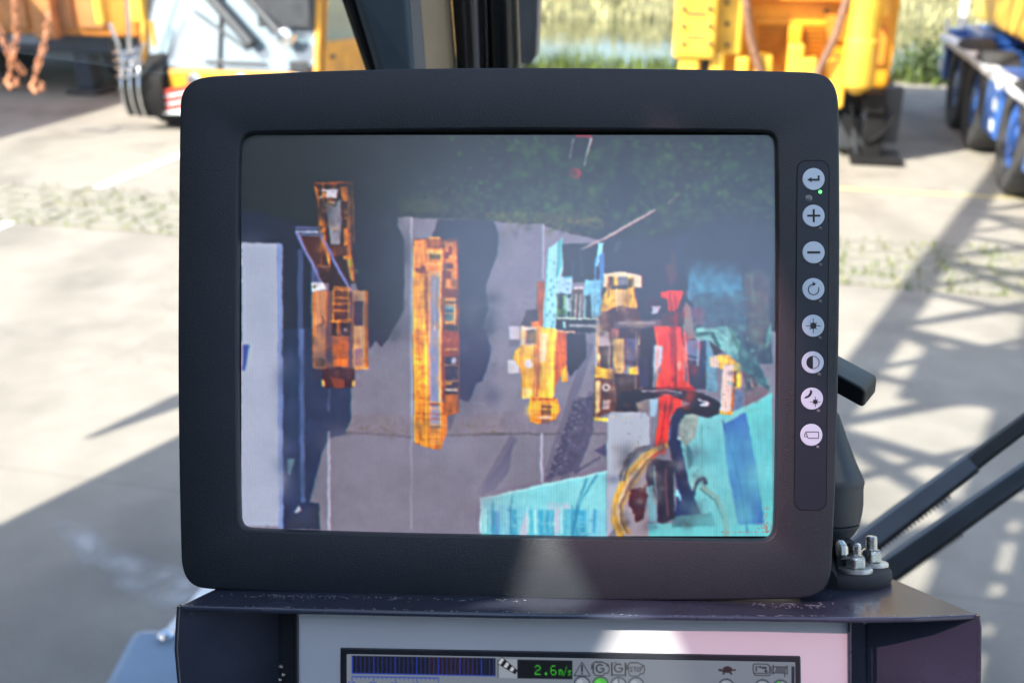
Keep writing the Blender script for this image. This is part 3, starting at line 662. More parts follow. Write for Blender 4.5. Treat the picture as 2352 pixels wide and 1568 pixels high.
    # red lamp hanging in front of the wood
    P.ell(*Z2(528, 300)[0], 16, 14, (150, 46, 50), .9); P.poly(Z2(530, 20, 640, 20, 590, 250, 500, 240), (28, 30, 40), .8); P.poly(Z2(530, 0, 660, 0, 650, 36, 530, 30), (100, 30, 34)); P.line(Z2(655, 30, 610, 190, 598, 240), 5, (190, 176, 186)); P.line(Z2(522, 40, 496, 180), 3.5, (150, 154, 156))
    # small fittings and worn paint scattered over the machines
    def dabs(Z, x0, y0, x1, y1, cols, n, lo=2, hi=9, al=.5):
        for _ in range(n):
            (x, y), = Z(random.uniform(x0, x1), random.uniform(y0, y1))
            w_, h_ = random.uniform(lo, hi), random.uniform(lo, hi)
            if random.random() < .5: w_ *= .4
            else: h_ *= .4
            P.rect(x, y, x + w_, y + h_, random.choice(cols), random.uniform(.3, 1) * al)
    warm = [(250, 190, 90), (150, 70, 30), (90, 44, 26), (240, 170, 60), (40, 28, 28), (210, 150, 120)]
    dabs(Y3, 230, 150, 480, 820, warm, 120, 2, 10); dabs(Y3, 215, 860, 570, 1480, warm, 90, 2, 9, .4)
    dabs(Y3, 885, 520, 1170, 860, warm, 90, 2, 9, .55); dabs(Y3, 885, 900, 965, 1560, warm, 60, 2, 8, .35); dabs(Y3, 1085, 900, 1185, 1560, warm + [(30, 26, 50), (200, 190, 210)], 70, 2, 9, .5)
    dabs(Z3, 1355, 0, 1460, 870, warm, 70, 2, 9, .4); dabs(Z3, 1570, 20, 1700, 640, warm + [(36, 28, 60)], 60, 2, 8, .5)
    cool = [(170, 220, 230), (40, 90, 120), (20, 30, 44), (110, 180, 200), (60, 110, 90)]
    dabs(Y1, 640, 60, 740, 660, cool, 60, 2, 8, .4); dabs(Y1, 720, 240, 1090, 700, cool + [(190, 190, 190), (30, 26, 30)], 160, 2, 9, .6)
    dabs(Y1, 430, 800, 720, 1420, warm, 110, 2, 8, .4); dabs(Y1, 1030, 200, 1400, 1400, warm + [(30, 24, 34), (200, 190, 190)], 230, 2, 10, .5)
    dabs(Y2, 510, 270, 850, 1140, [(250, 120, 100), (150, 30, 30), (120, 40, 60), (240, 80, 50), (60, 20, 30)], 90, 2, 9, .4)
    dabs(Y2, 780, 0, 1500, 900, [(60, 130, 160), (30, 50, 70), (90, 80, 90), (100, 160, 160)], 170, 3, 18, .35); dabs(Y2, 940, 820, 1420, 1330, warm + cool, 120, 2, 10, .5)
    dabs(Z4, 1130, 480, 1800, 1480, [(30, 30, 50), (150, 140, 140), (90, 110, 140), (80, 40, 40), (190, 190, 200)], 160, 3, 14, .4)
    dabs(Z4, 60, 1340, 1000, 1540, [(60, 160, 190), (170, 220, 226), (40, 120, 170)], 70, 3, 14, .5)
    ZZ = frame(590, 325, .6538)
    # winch drums, ropes and rails
    for k in range(9):
        x = 1246 + k * 17; P.line(ZZ(x, 628, x - 4, 722), 4, random.choice(((150, 190, 190), (36, 60, 56), (90, 130, 90), (200, 206, 210), (26, 30, 40))), .8)
    P.line(ZZ(1238, 718, 1400, 722), 4, (190, 200, 190)); P.line(ZZ(1290, 745, 1400, 748), 5, (150, 150, 156)); P.line(ZZ(1236, 766, 1310, 772), 5, (206, 170, 150))
    P.line(ZZ(1205, 470, 1192, 760), 3, (96, 170, 190)); P.line(ZZ(1250, 420, 1238, 560), 4, (70, 160, 170)); P.line(ZZ(1402, 432, 1396, 520), 5, (150, 220, 240)); P.line(ZZ(1330, 440, 1336, 560), 3, (40, 70, 80))
    for y in (470, 510, 552): P.line(ZZ(738, y, 796, y), 3, (250, 196, 110))
    for x in (742, 792): P.line(ZZ(x, 455, x, 1130), 2.5, (246, 190, 110), .8)
    for y in range(560, 1130, 38): P.line(ZZ(690, y, 734, y + random.uniform(-3, 3)), 2, random.choice(((150, 80, 26), (250, 190, 70))), .7)
    for y in range(1040, 1210, 22): P.line(ZZ(694, y, 800, y + 4), 2.5, random.choice(((250, 170, 50), (130, 60, 20), (246, 150, 30))), .7)
    P.line(ZZ(806, 430, 806, 1090), 3, (120, 60, 30)); P.line(ZZ(856, 430, 860, 1080), 3, (120, 66, 40)); P.line(ZZ(686, 440, 690, 1190), 3, (250, 190, 90), .8)
    for y in (655, 700, 840, 900, 960): P.line(ZZ(808, y, 856, y), 3, random.choice(((230, 170, 100), (40, 26, 30))))
    for y in (600, 640, 690, 735): P.line(ZZ(372, y, 436, y), 3.5, (226, 140, 60))
    for x in (300, 345, 452, 500): P.line(ZZ(x, 620, x - 3, 905), 2.5, (206, 120, 54), .8)
    for x in (312, 330, 430, 446): P.line(ZZ(x, 200, x + 6, 430), 2.5, random.choice(((236, 150, 70), (60, 40, 30))), .8)
    for y in (1030, 1050, 1068, 1090, 1110): P.line(ZZ(1150, y, 1235, y), 3, random.choice(((120, 60, 20), (250, 180, 60))), .8)
    P.line(ZZ(1160, 770, 1152, 1010), 3, (150, 70, 30)); P.line(ZZ(1228, 770, 1218, 1010), 3, (252, 214, 90)); P.line(ZZ(1100, 850, 1108, 1020), 3, (200, 120, 30))
    for x in (1398, 1440, 1470, 1500, 1545): P.line(ZZ(x, 770, x + random.uniform(-6, 6), 920), 3, random.choice(((220, 200, 180), (50, 34, 34), (230, 170, 60))), .8)
    P.line(ZZ(1440, 560, 1436, 640), 4, (120, 90, 40)); P.line(ZZ(1530, 560, 1540, 640), 4, (120, 90, 40)); P.line(ZZ(1468, 600, 1470, 690), 3, (250, 220, 150))
    P.line(ZZ(1626, 770, 1622, 990), 3, (250, 140, 110)); P.line(ZZ(1690, 620, 1694, 985), 4, (130, 24, 30)); P.line(ZZ(1724, 770, 1740, 985), 4, (250, 120, 100)); P.line(ZZ(1620, 985, 1764, 990), 4, (120, 20, 26)); P.line(ZZ(1660, 1020, 1640, 1190), 5, (150, 26, 30))
    # black hose loop, bundles of hoses, the blue strap
    loop = ZZ(1480, 1050, 1520, 1012, 1600, 1000, 1700, 1002, 1790, 1018, 1850, 1052, 1835, 1078, 1770, 1072, 1715, 1080, 1688, 1120, 1682, 1200, 1700, 1300, 1745, 1420)
    P.line(loop[:6], 13, (24, 20, 34)); P.line(loop[5:9], 17, (22, 18, 30)); P.line(loop[8:], 20, (26, 34, 74)); P.line(ZZ(1560, 1000, 1640, 996, 1720, 1004), 4, (170, 156, 168)); P.line(ZZ(1780, 1032, 1820, 1048), 4, (214, 210, 226)); P.line(ZZ(1676, 1130, 1672, 1190), 4, (70, 80, 120))
    for o, c, w in ((0, (190, 150, 70), 6), (12, (226, 196, 140), 4), (22, (120, 88, 40), 4), (-11, (206, 170, 100), 4), (32, (170, 130, 70), 4)):
        P.line(ZZ(1640, 1212 + o * .5, 1570 + o * .3, 1255 + o, 1500 + o, 1335 + o, 1462 + o, 1440, 1466 + o, 1500, 1490 + o, 1548), w, c)
    for o in (0, 14): P.line(ZZ(1596, 1208 + o, 1545, 1220 + o, 1500 + o, 1270, 1482 + o, 1345), 5, (84, 84, 98))
    P.line(ZZ(1640, 1185, 1650, 1225, 1600, 1255), 7, (176, 70, 50)); P.poly(ZZ(1520, 1380, 1560, 1370, 1588, 1400, 1570, 1480, 1530, 1470), (74, 40, 46)); P.poly(ZZ(1600, 1260, 1680, 1270, 1690, 1490, 1640, 1510, 1610, 1400), (36, 32, 54)); P.line(ZZ(1612, 1290, 1622, 1480), 5, (110, 150, 170)); P.line(ZZ(1655, 1300, 1662, 1480), 5, (96, 60, 70)); P.line(ZZ(1700, 1380, 1712, 1420), 5, (120, 200, 220))
    P.line(ZZ(1760, 1400, 1772, 1350, 1796, 1332, 1806, 1352), 7, (30, 46, 70)); P.line(ZZ(1790, 1370, 1850, 1410, 1882, 1480, 1892, 1550), 8, (130, 164, 156)); P.line(ZZ(1786, 1378, 1842, 1420, 1872, 1490), 3, (70, 100, 104))
    P.line(ZZ(1872, 1112, 1930, 1330, 1965, 1545), 3, (30, 84, 160)); P.line(ZZ(1300, 1545, 1330, 1420, 1400, 1310), 4, (40, 130, 170)); P.line(ZZ(945, 1415, 1430, 1310), 4, (170, 226, 230)); P.line(ZZ(948, 1420, 946, 1545), 5, (190, 220, 226))
    for k in range(14):
        x = 960 + k * 33 + random.uniform(-8, 8); P.line(ZZ(x, 1440 + random.uniform(0, 40), x, 1545), random.uniform(3, 9), random.choice(((54, 150, 190), (170, 226, 232), (110, 190, 210), (40, 120, 170))), .8)
    P.line(ZZ(1868, 870, 1910, 880, 1936, 920, 1936, 980), 6, (240, 176, 60)); P.line(ZZ(1870, 1085, 1905, 1085), 5, (226, 150, 50)); P.line(ZZ(1775, 765, 1850, 768, 1890, 800), 6, (130, 200, 190)); P.line(ZZ(1780, 800, 1776, 900), 4, (150, 176, 206))
    # soft tones: growth, grime and shade that have no hard outline
    for Z, x, y, rx, ry, c, al in soft_spots(Z1, Z2, Z3, Z4, Y1, Y2, Y3):
        P.soft(*Z(x, y)[0], rx, ry, c, al)
    # the feed is soft and sharpened: bend the outlines a little, streak, blur, sharpen
    h_, w_ = P.h, P.w
    dx = (value_noise(h_, w_, 30) - .5) * 2.4 + (value_noise(h_, w_, 8) - .5) * 1.4
    dy = (value_noise(h_, w_, 30) - .5) * 2.4 + (value_noise(h_, w_, 8) - .5) * 2.2
    gy, gx = np.mgrid[0:h_, 0:w_]
    P.a = P.a[np.clip((gy + dy).round().astype(int), 0, h_ - 1), np.clip((gx + dx).round().astype(int), 0, w_ - 1)]
    sat = P.a.max(-1) - P.a.min(-1)
    amt = .05 + .42 * np.clip((sat - 30) / 110, 0, 1)
    st = (value_noise(h_, w_, 26, 4) - .5) * .8 + (value_noise(h_, w_, 6, 22) - .5) * .35 + (value_noise(h_, w_, 44, 30) - .5) * .7
    amt = np.where(P.a[..., 2] > P.a[..., 0] + 10, amt * .28, amt)
    P.a *= (1 + amt * st)[..., None]
    P.blur(1.75)
    base = P.a.copy(); P.blur(6.0); soft = P.a
    P.a = np.clip(base + .42 * (base - soft), 0, 255)
    g_ = P.a.mean(-1, keepdims=True)
    cool_ = (P.a[..., 2:] > P.a[..., :1] + 10)
    P.a = np.clip(g_ + (P.a - g_) * np.where(cool_, .92, 1.24), 0, 255)
    P.a = np.clip(P.a * 1.1, 0, 255)
    P.blur(1.0)
    P.a[:, 1:, 0] = P.a[:, :-1, 0].copy()
    P.a *= (1 + .03 * (value_noise(840, 1120, 3) - .5))[..., None]
    P.half()
    # fine column structure of the panel
    P.a *= (1 + .018 * ((np.arange(P.w) % 3) - 1))[None, :, None]
    return P

FONT = {"2": "01110 10001 00001 00110 01000 10000 11111", "6": "01110 10000 10000 11110 10001 10001 01110", "0": "01110 10001 10001 10001 10001 10001 01110",
        "7": "11111 00001 00010 00100 00100 00100 00100", "8": "01110 10001 10001 01110 10001 10001 01110", "9": "01110 10001 10001 01111 00001 00001 01110",
        ".": "00000 00000 00000 00000 00000 01100 01100", "m": "00000 00000 11110 10101 10101 10101 10101", "/": "00001 00001 00010 00100 01000 10000 10000",
        "s": "00000 00000 01111 10000 01110 00001 11110", "S": "01111 10000 10000 01110 00001 00001 11110", "T": "11111 00100 00100 00100 00100 00100 00100",
        "O": "01110 10001 10001 10001 10001 10001 01110", "P": "11110 10001 10001 11110 10000 10000 10000", "G": "01111 10000 10000 10011 10001 10001 01111", "1": "00100 01100 00100 00100 00100 00100 01110"}

def put_text(P, txt, x, y, w, h, gap, c):
    for ch in txt:
        if ch != " ":
            for r, row in enumerate(FONT[ch].split()):
                for q, bit in enumerate(row):
                    if bit == "1":
                        P.rect(x + q * w / 5, y + r * h / 7, x + (q + 1.12) * w / 5, y + (r + 1.12) * h / 7, c)
        x += w + gap

def gauge_picture():
    # drawn in the coordinates of the lower display, levelled; one unit is about half a photo pixel
    P = Picture(48, 60, 2300, 330, 1260, 152, (136, 146, 160))
    K = (18, 20, 24)
    BL = (48, 72, 190)
    P.rect(78, 74, 795, 162, (20, 22, 32)); P.rect(460, 74, 690, 162, (40, 26, 32))
    for i in range(34):
        P.rect(79 + i * 21.4, 76, 82.5 + i * 21.4 + (2 if i % 5 == 0 else 0), 162, (46, 58, 178) if i % 5 else (40, 66, 220))
    P.rect(78, 160, 795, 165, BL); P.rect(78, 176, 512, 180, BL)
    for i in range(21):
        x = 78 + i * 21.6; P.rect(x, 176, x + 3.4, 200 if i % 5 == 0 else 190, BL)
    put_text(P, "60", 60, 203, 16, 24, 4, BL); put_text(P, "70", 166, 203, 16, 24, 4, BL); put_text(P, "80", 272, 203, 16, 24, 4, BL); put_text(P, "90", 380, 203, 16, 24, 4, BL)
    P.rect(805, 77, 905, 172, (166, 176, 188)); P.rect(806, 80, 809, 172, K)
    a, b = np.array((815., 84.)), np.array((898., 142.))
    d = (b - a) / np.linalg.norm(b - a); n = np.array((-d[1], d[0]))
    for i in range(6):
        t0, t1 = i / 6, (i + 1) / 6
        w0, w1 = 19 - 9 * t0, 19 - 9 * t1
        q0, q1 = a + (b - a) * t0, a + (b - a) * t1
        P.poly([q0 + n * w0, q1 + n * w1, q1 - n * w1, q0 - n * w0], K if i % 2 else (226, 230, 234))
    P.line([tuple(a + n * 19), tuple(b + n * 10), tuple(b - n * 10), tuple(a - n * 19), tuple(a + n * 19)], 3, K)
    P.rect(905, 80, 1178, 172, (10, 10, 14))
    GR = (64, 206, 40)
    put_text(P, "2", 990, 104, 30, 50, 0, GR); put_text(P, ".", 1034, 104, 30, 50, 0, GR); put_text(P, "6", 1068, 104, 30, 50, 0, GR)
    put_text(P, "m", 1110, 112, 20, 42, 0, GR); P.line([(1135, 156), (1150, 108)], 4, GR); put_text(P, "s", 1155, 118, 16, 36, 0, GR)
    P.line([(1226, 86), (1186, 154), (1267, 154), (1226, 86)], 3, K); P.rect(1223, 100, 1230, 134, K); P.rect(1223, 140, 1230, 147, K)
    def engine(x, g):
        P.line([(x, 92), (x + 12, 84), (x + 50, 84), (x + 62, 92), (x + 70, 92), (x + 70, 104), (x + 78, 96), (x + 82, 120), (x + 74, 140), (x + 60, 138), (x + 52, 150), (x + 12, 150), (x + 2, 138), (x + 2, 92)], 4, K)
        P.line([(x - 6, 96), (x - 6, 122)], 4, K); P.line([(x - 6, 110), (x + 2, 110)], 4, K)
        if g:
            P.ring(x + 36, 116, 19, 6, K, .2, 5.4); P.line([(x + 38, 116), (x + 56, 116)], 5, K)
    engine(1280, True)
    P.line([(1374, 86), (1374, 150)], 6, K); P.line([(1442, 86), (1442, 150)], 6, K); P.ring(1408, 112, 20, 6, K, .2, 5.4); P.line([(1410, 112), (1428, 112)], 5, K)
    for i in range(8): P.line([(1376 + i * 9, 144), (1380 + i * 9, 152)], 3, K)
    P.line([(1374, 146), (1442, 146)], 3, K); P.line([(1384, 90), (1396, 84)], 3, K)
    engine(1456, False); put_text(P, "STOP", 1466, 104, 12, 24, 4, K)
    # tortoise
    TB = (44, 30, 30)
    P.ell(1950, 110, 24, 16, TB); P.ell(1914, 113, 9, 6, TB); P.line([(1972, 112), (1990, 112)], 7, TB); P.line([(1922, 118), (1935, 116)], 8, TB); P.line([(1936, 120), (1930, 132)], 9, TB); P.line([(1962, 120), (1970, 132)], 9, TB)
    P.line([(2084, 80), (2150, 80), (2160, 90), (2160, 118), (2150, 126), (2084, 126), (2078, 116), (2078, 88), (2084, 80)], 4, K); P.line([(2160, 90), (2168, 96), (2168, 126), (2158, 136), (2088, 136), (2082, 128)], 3.5, K)
    P.rect(2090, 92, 2096, 116, K); P.line([(2096, 94), (2110, 94)], 4, K); P.ell(2114, 95, 5, 5, K); P.rect(2122, 94, 2146, 102, K); P.ell(2142, 114, 7, 7, K)
    P.line([(2178, 84), (2178, 128)], 5, K); P.line([(2248, 84), (2248, 128)], 5, K); P.line([(2178, 92), (2248, 92)], 4, K); P.line([(2178, 122), (2248, 122)], 4, K)
    for i in range(6): P.line([(2190 + i * 9, 118), (2197 + i * 9, 96)], 4, K)
    P.line([(2236, 122), (2236, 140)], 4, K)
    for x, c in ((1226, (160, 170, 182)), (1318, (70, 200, 50)), (1408, (150, 160, 172)), (1495, (150, 160, 172)), (1945, (156, 166, 178)), (2125, (160, 168, 180)), (2215, (160, 170, 180))):
        P.ell(x, 196, 42, 42, (62, 72, 88)); P.ell(x, 197, 35, 35, c); P.ell(x - 10, 184, 14, 12, tuple(min(255, k + 34) for k in c), .8)
    P.rect(1405, 160, 1411, 235, (90, 96, 108)); P.poly([(2215, 197), (2215, 162), (2196, 167), (2184, 180), (2180, 197)], (90, 200, 80)); P.rect(2213, 160, 2217, 235, (110, 116, 128)); put_text(P, "1", 2192, 172, 12, 20, 0, (40, 60, 50))
    P.rect(2270, 88, 2284, 330, (26, 30, 52))
    P.blur(.7); P.half()
    return P

def picture_mesh(name, P, place, m, parent):
    """a grid of lit points, placed by place(s, t) with s, t in 0..1"""
    h, w = P.h, P.w
    s = (np.arange(w) + .5) / w; t = (np.arange(h) + .5) / h
    inv = wmat(parent).inverted()
    c00, c10, c01, c11 = [np.array(inv @ place(a, b)) for a, b in ((s[0], t[0]), (s[-1], t[0]), (s[0], t[-1]), (s[-1], t[-1]))]
    fs = np.linspace(0, 1, w)[None, :, None]; ft = np.linspace(0, 1, h)[:, None, None]
    V = (c00 * (1 - fs) + c10 * fs) * (1 - ft) + (c01 * (1 - fs) + c11 * fs) * ft
    idx = np.arange(h * w).reshape(h, w)
    F = np.stack([idx[:-1, :-1], idx[1:, :-1], idx[1:, 1:], idx[:-1, 1:]], -1).reshape(-1, 4)
    me = bpy.data.meshes.new(name)
    me.vertices.add(h * w); me.vertices.foreach_set("co", V.reshape(-1))
    me.loops.add(F.size); me.loops.foreach_set("vertex_index", F.reshape(-1))
    me.polygons.add(len(F)); me.polygons.foreach_set("loop_start", np.arange(len(F)) * 4)
    me.update(calc_edges=True)
    me.polygons.foreach_set("use_smooth", np.ones(len(F), bool))
    a = np.clip(P.a / 255, 0, 1)
    lin = np.where(a <= .04045, a / 12.92, ((a + .055) / 1.055) ** 2.4)
    col = np.ones((h * w, 4), np.float32); col[:, :3] = lin.reshape(-1, 3)
    ca = me.color_attributes.new("picture", 'FLOAT_COLOR', 'POINT')
    ca.data.foreach_set("color", col.reshape(-1))
    me.materials.append(m)
    o = bpy.data.objects.new(name, me)
    COL.objects.link(o); o.parent = parent
    return o

# ------------------------------------------------------------------ materials of the yard
def ground_mat():
    m = bpy.data.materials.new("concrete")
    m.use_nodes = True
    nt = m.node_tree; b = nt.nodes["Principled BSDF"]
    tc = nt.nodes.new("ShaderNodeTexCoord")
    def noise(s, d=6):
        n = nt.nodes.new("ShaderNodeTexNoise"); n.inputs["Scale"].default_value = s; n.inputs["Detail"].default_value = d
        nt.links.new(tc.outputs["Object"], n.inputs["Vector"]); return n
    n1, n2, n3 = noise(.5), noise(4), noise(60, 3)
    r = nt.nodes.new("ShaderNodeValToRGB")
    r.color_ramp.elements[0].position = .3; r.color_ramp.elements[1].position = .72
    r.color_ramp.elements[0].color = (.24, .213, .176, 1); r.color_ramp.elements[1].color = (.325, .29, .243, 1)
    mx = nt.nodes.new("ShaderNodeMath"); mx.operation = 'MULTIPLY_ADD'; mx.inputs[1].default_value = .5
    h = nt.nodes.new("ShaderNodeMath"); h.operation = 'MULTIPLY'; h.inputs[1].default_value = .5
    nt.links.new(n2.outputs[0], h.inputs[0]); nt.links.new(n1.outputs[0], mx.inputs[0]); nt.links.new(h.outputs[0], mx.inputs[2])
    nt.links.new(mx.outputs[0], r.inputs[0])
    r3 = nt.nodes.new("ShaderNodeMapRange"); r3.inputs[3].default_value = .78; r3.inputs[4].default_value = 1.2
    nt.links.new(n3.outputs[0], r3.inputs[0])
    m2 = nt.nodes.new("ShaderNodeMix"); m2.data_type = 'RGBA'; m2.blend_type = 'MULTIPLY'; m2.inputs[0].default_value = 1
    nt.links.new(r.outputs[0], m2.inputs[6]); nt.links.new(r3.outputs[0], m2.inputs[7])
    # oil stains, tyre polish and hairline cracks
    st = noise(.9, 4); sr = nt.nodes.new("ShaderNodeMapRange"); sr.inputs[1].default_value = .52; sr.inputs[2].default_value = .70; sr.inputs[3].default_value = 1.0; sr.inputs[4].default_value = .72
    nt.links.new(st.outputs[0], sr.inputs[0])
    wv = nt.nodes.new("ShaderNodeTexWave"); wv.inputs["Scale"].default_value = .12; wv.inputs["Distortion"].default_value = 9; wv.inputs["Detail"].default_value = 3; wv.inputs["Detail Scale"].default_value = .6
    nt.links.new(tc.outputs["Object"], wv.inputs["Vector"])
    wr = nt.nodes.new("ShaderNodeMapRange"); wr.inputs[1].default_value = .86; wr.inputs[2].default_value = 1.0; wr.inputs[3].default_value = 1.0; wr.inputs[4].default_value = .84
    nt.links.new(wv.outputs[1], wr.inputs[0])
    vo = nt.nodes.new("ShaderNodeTexVoronoi"); vo.feature = 'DISTANCE_TO_EDGE'; vo.inputs["Scale"].default_value = .3
    wp = nt.nodes.new("ShaderNodeMix"); wp.data_type = 'RGBA'; wp.inputs[0].default_value = .25
    nt.links.new(tc.outputs["Object"], wp.inputs[6]); nt.links.new(n2.outputs[1], wp.inputs[7]); nt.links.new(wp.outputs[2], vo.inputs["Vector"])
    vr = nt.nodes.new("ShaderNodeMapRange"); vr.inputs[1].default_value = .0; vr.inputs[2].default_value = .006; vr.inputs[3].default_value = .88; vr.inputs[4].default_value = 1.0
    nt.links.new(vo.outputs["Distance"], vr.inputs[0])
    q1 = nt.nodes.new("ShaderNodeMath"); q1.operation = 'MULTIPLY'; q2 = nt.nodes.new("ShaderNodeMath"); q2.operation = 'MULTIPLY'
    nt.links.new(sr.outputs[0], q1.inputs[0]); nt.links.new(wr.outputs[0], q1.inputs[1]); nt.links.new(q1.outputs[0], q2.inputs[0]); nt.links.new(vr.outputs[0], q2.inputs[1])
    m9 = nt.nodes.new("ShaderNodeMix"); m9.data_type = 'RGBA'; m9.blend_type = 'MULTIPLY'; m9.inputs[0].default_value = 1
    nt.links.new(m2.outputs[2], m9.inputs[6]); nt.links.new(q2.outputs[0], m9.inputs[7]); m2 = m9
    # slab joints
    br = nt.nodes.new("ShaderNodeTexBrick")
    br.offset = 0
    for k, v in (("Scale", 1.0), ("Mortar Size", .012), ("Brick Width", 5.0), ("Row Height", 4.2)):
        br.inputs[k].default_value = v
    br.inputs["Color1"].default_value = br.inputs["Color2"].default_value = (1, 1, 1, 1); br.inputs["Mortar"].default_value = (.86, .85, .83, 1)
    mp = nt.nodes.new("ShaderNodeMapping"); mp.inputs["Rotation"].default_value = (0, 0, YA); mp.inputs["Location"].default_value = (2.2, .05, 0)
    nt.links.new(tc.outputs["Object"], mp.inputs[0]); nt.links.new(mp.outputs[0], br.inputs["Vector"])
    m3 = nt.nodes.new("ShaderNodeMix"); m3.data_type = 'RGBA'; m3.blend_type = 'MULTIPLY'; m3.inputs[0].default_value = 1
    nt.links.new(m2.outputs[2], m3.inputs[6]); nt.links.new(br.outputs[0], m3.inputs[7])
    nt.links.new(m3.outputs[2], b.inputs["Base Color"])
    b.inputs["Roughness"].default_value = .85
    bp = nt.nodes.new("ShaderNodeBump"); bp.inputs["Strength"].default_value = .3; bp.inputs["Distance"].default_value = .01
    nt.links.new(n3.outputs[0], bp.inputs["Height"]); nt.links.new(bp.outputs[0], b.inputs["Normal"])
    MATS["concrete"] = m

ground_mat()
mat("paver", (.25, .228, .185), .9, var=.25, scale=3, bump=.3, bscale=40, dist=.01)
mat("paver_soil", (.215, .2, .125), .95, var=.4, scale=5)
mat("line_paint", (.82, .81, .78), .7, var=.12, scale=6, bump=.2, bscale=60)
mat("streak_pale", (.41, .395, .37), .8, var=.25, scale=5)
mat("grass", (.10, .14, .03), .8, var=.5, scale=1.5, spec=.2)
mat("reed", (.36, .33, .17), .8, var=.5, scale=.6, spec=.2)
mat("soil", (.14, .13, .06), .95, var=.4, scale=1.0)
mat("leaf", (.07, .10, .03), .7, var=.5, scale=2.0, spec=.3)
mat("bark", (.12, .09, .06), .9, var=.3, scale=6)
mat("yellow_paint", (.74, .33, .012), .48, var=.28, scale=3, coat=.2)
mat("yellow_bright", (.80, .46, .045), .45, var=.22, scale=3, coat=.2)
mat("orange_paint", (.62, .22, .02), .45, var=.15, scale=3)
mat("orange_dusty", (.5, .2, .05), .6, var=.25, scale=4)
mat("rust_chain", (.60, .25, .12), .6, var=.35, scale=20)
mat("blue_paint", (.03, .105, .36), .4, var=.15, scale=3, coat=.2)
mat("blue_deck", (.25, .33, .42), .4, var=.12, scale=6)
mat("white_paint", (.7, .72, .74), .45, var=.1, scale=3)
mat("red_paint", (.5, .05, .03), .45, var=.15, scale=6)
mat("dark_steel", (.035, .037, .042), .55, var=.3, scale=8)
mat("dark_blue_steel", (.02, .035, .06), .5, var=.3, scale=5)
mat("arch_black", (.010, .009, .009), .75, var=.2, spec=.2)
mat("tyre", (.035, .034, .034), .8, var=.3, scale=12, bump=.3, bscale=30)
mat("chrome", (.72, .73, .75), .16, 1.0, var=.08, scale=10)
mat("grey_plastic", (.22, .23, .24), .5, var=.15, scale=10)
mat("hose", (.20, .10, .06), .6, var=.4, scale=25)
m = mat("cab_glass", (.16, .22, .26), .06, 0.0, var=.1, scale=2, rvar=.03, spec=1.0, coat=1.0)
m = mat("water", (.05, .055, .025), .04, 0.0, var=.2, scale=.3, bump=.25, bscale=1.6, rvar=.02, dist=.05)

# ------------------------------------------------------------------ ground, banks, water
EDGE = 20.2
g = MB()
us = (-160, 160)
g.add([Y(us[0], -60), Y(us[1], -60), Y(us[1], EDGE), Y(us[0], EDGE)], [(0, 1, 2, 3)])
struct(g.build("ground", "concrete"))
b = MB()
rows = [(EDGE, .0), (EDGE + .6, .05), (EDGE + 1.4, -.35), (EDGE + 2.2, -1.2)]
nu = 60
for i in range(len(rows) - 1):
    for k in range(nu):
        u0, u1 = us[0] + 320 * k / nu, us[0] + 320 * (k + 1) / nu
        b.add([Y(u0, *rows[i]), Y(u1, *rows[i]), Y(u1, *rows[i + 1]), Y(u0, *rows[i + 1])], [(0, 1, 2, 3)])
struct(b.build("near_bank", "soil"))
w = MB()
w.add([Y(us[0], EDGE + 1.2, -.62), Y(us[1], EDGE + 1.2, -.62), Y(us[1], 45, -.62), Y(us[0], 45, -.62)], [(0, 1, 2, 3)])
struct(w.build("river_water", "water"))
f = MB()
rows = [(37, -1.2), (39, -.45), (41.5, .1), (46, .9), (60, 1.6), (900, 2.5)]
for i in range(len(rows) - 1):
    for k in range(20):
        U = 160 if i < 4 else 900
        u0, u1 = -U + 2 * U * k / 20, -U + 2 * U * (k + 1) / 20
        f.add([Y(u0, *rows[i]), Y(u1, *rows[i]), Y(u1, *rows[i + 1]), Y(u0, *rows[i + 1])], [(0, 1, 2, 3)])
struct(f.build("far_bank", "soil"))

def blades(name, m, n, urange, vz, hrange, label, wid):
    mb = MB()
    for i in range(n):
        u = random.uniform(*urange); v, z = vz()
        cl = .55 + .45 * math.sin(u * 2.1 + 1.3 * math.sin(v * 1.7)) * math.sin(u * .73 + v)
        if random.random() > cl + .25: continue
        h = random.uniform(*hrange) * (.45 + .9 * cl); a = random.uniform(0, math.pi)
        p = Y(u, v, z); d = Vector((math.cos(a), math.sin(a), 0)) * wid * random.uniform(.6, 1.3)
        lean = Vector((random.gauss(0, .22), random.gauss(0, .22), 1)) * h
        mb.add([p - d, p + d, p + lean * .6 + d * .6, p + lean, p + lean * .6 - d * .6], [(0, 1, 2, 3, 4)])
    o = mb.build(name, m)
    o["kind"] = "stuff"; o["label"] = label
    return o

def near_vz():
    v = EDGE + random.triangular(-.5, 2.0, .4)
    return v, (0.0 if v < EDGE + .7 else max(-.62, .05 - (v - EDGE - .7) * .6)) - .02
def far_vz():
    t = random.random()
    return 38 + 7 * t, -.75 + 1.6 * t
blades("bank_grass", "grass", 7000, (-14, 12), near_vz, (.12, .5), "green grass along the near bank of the river", .02)
blades("reed_bed", "reed", 7000, (-22, 24), far_vz, (.2, .65), "yellow green reeds on the far bank of the river", .05)

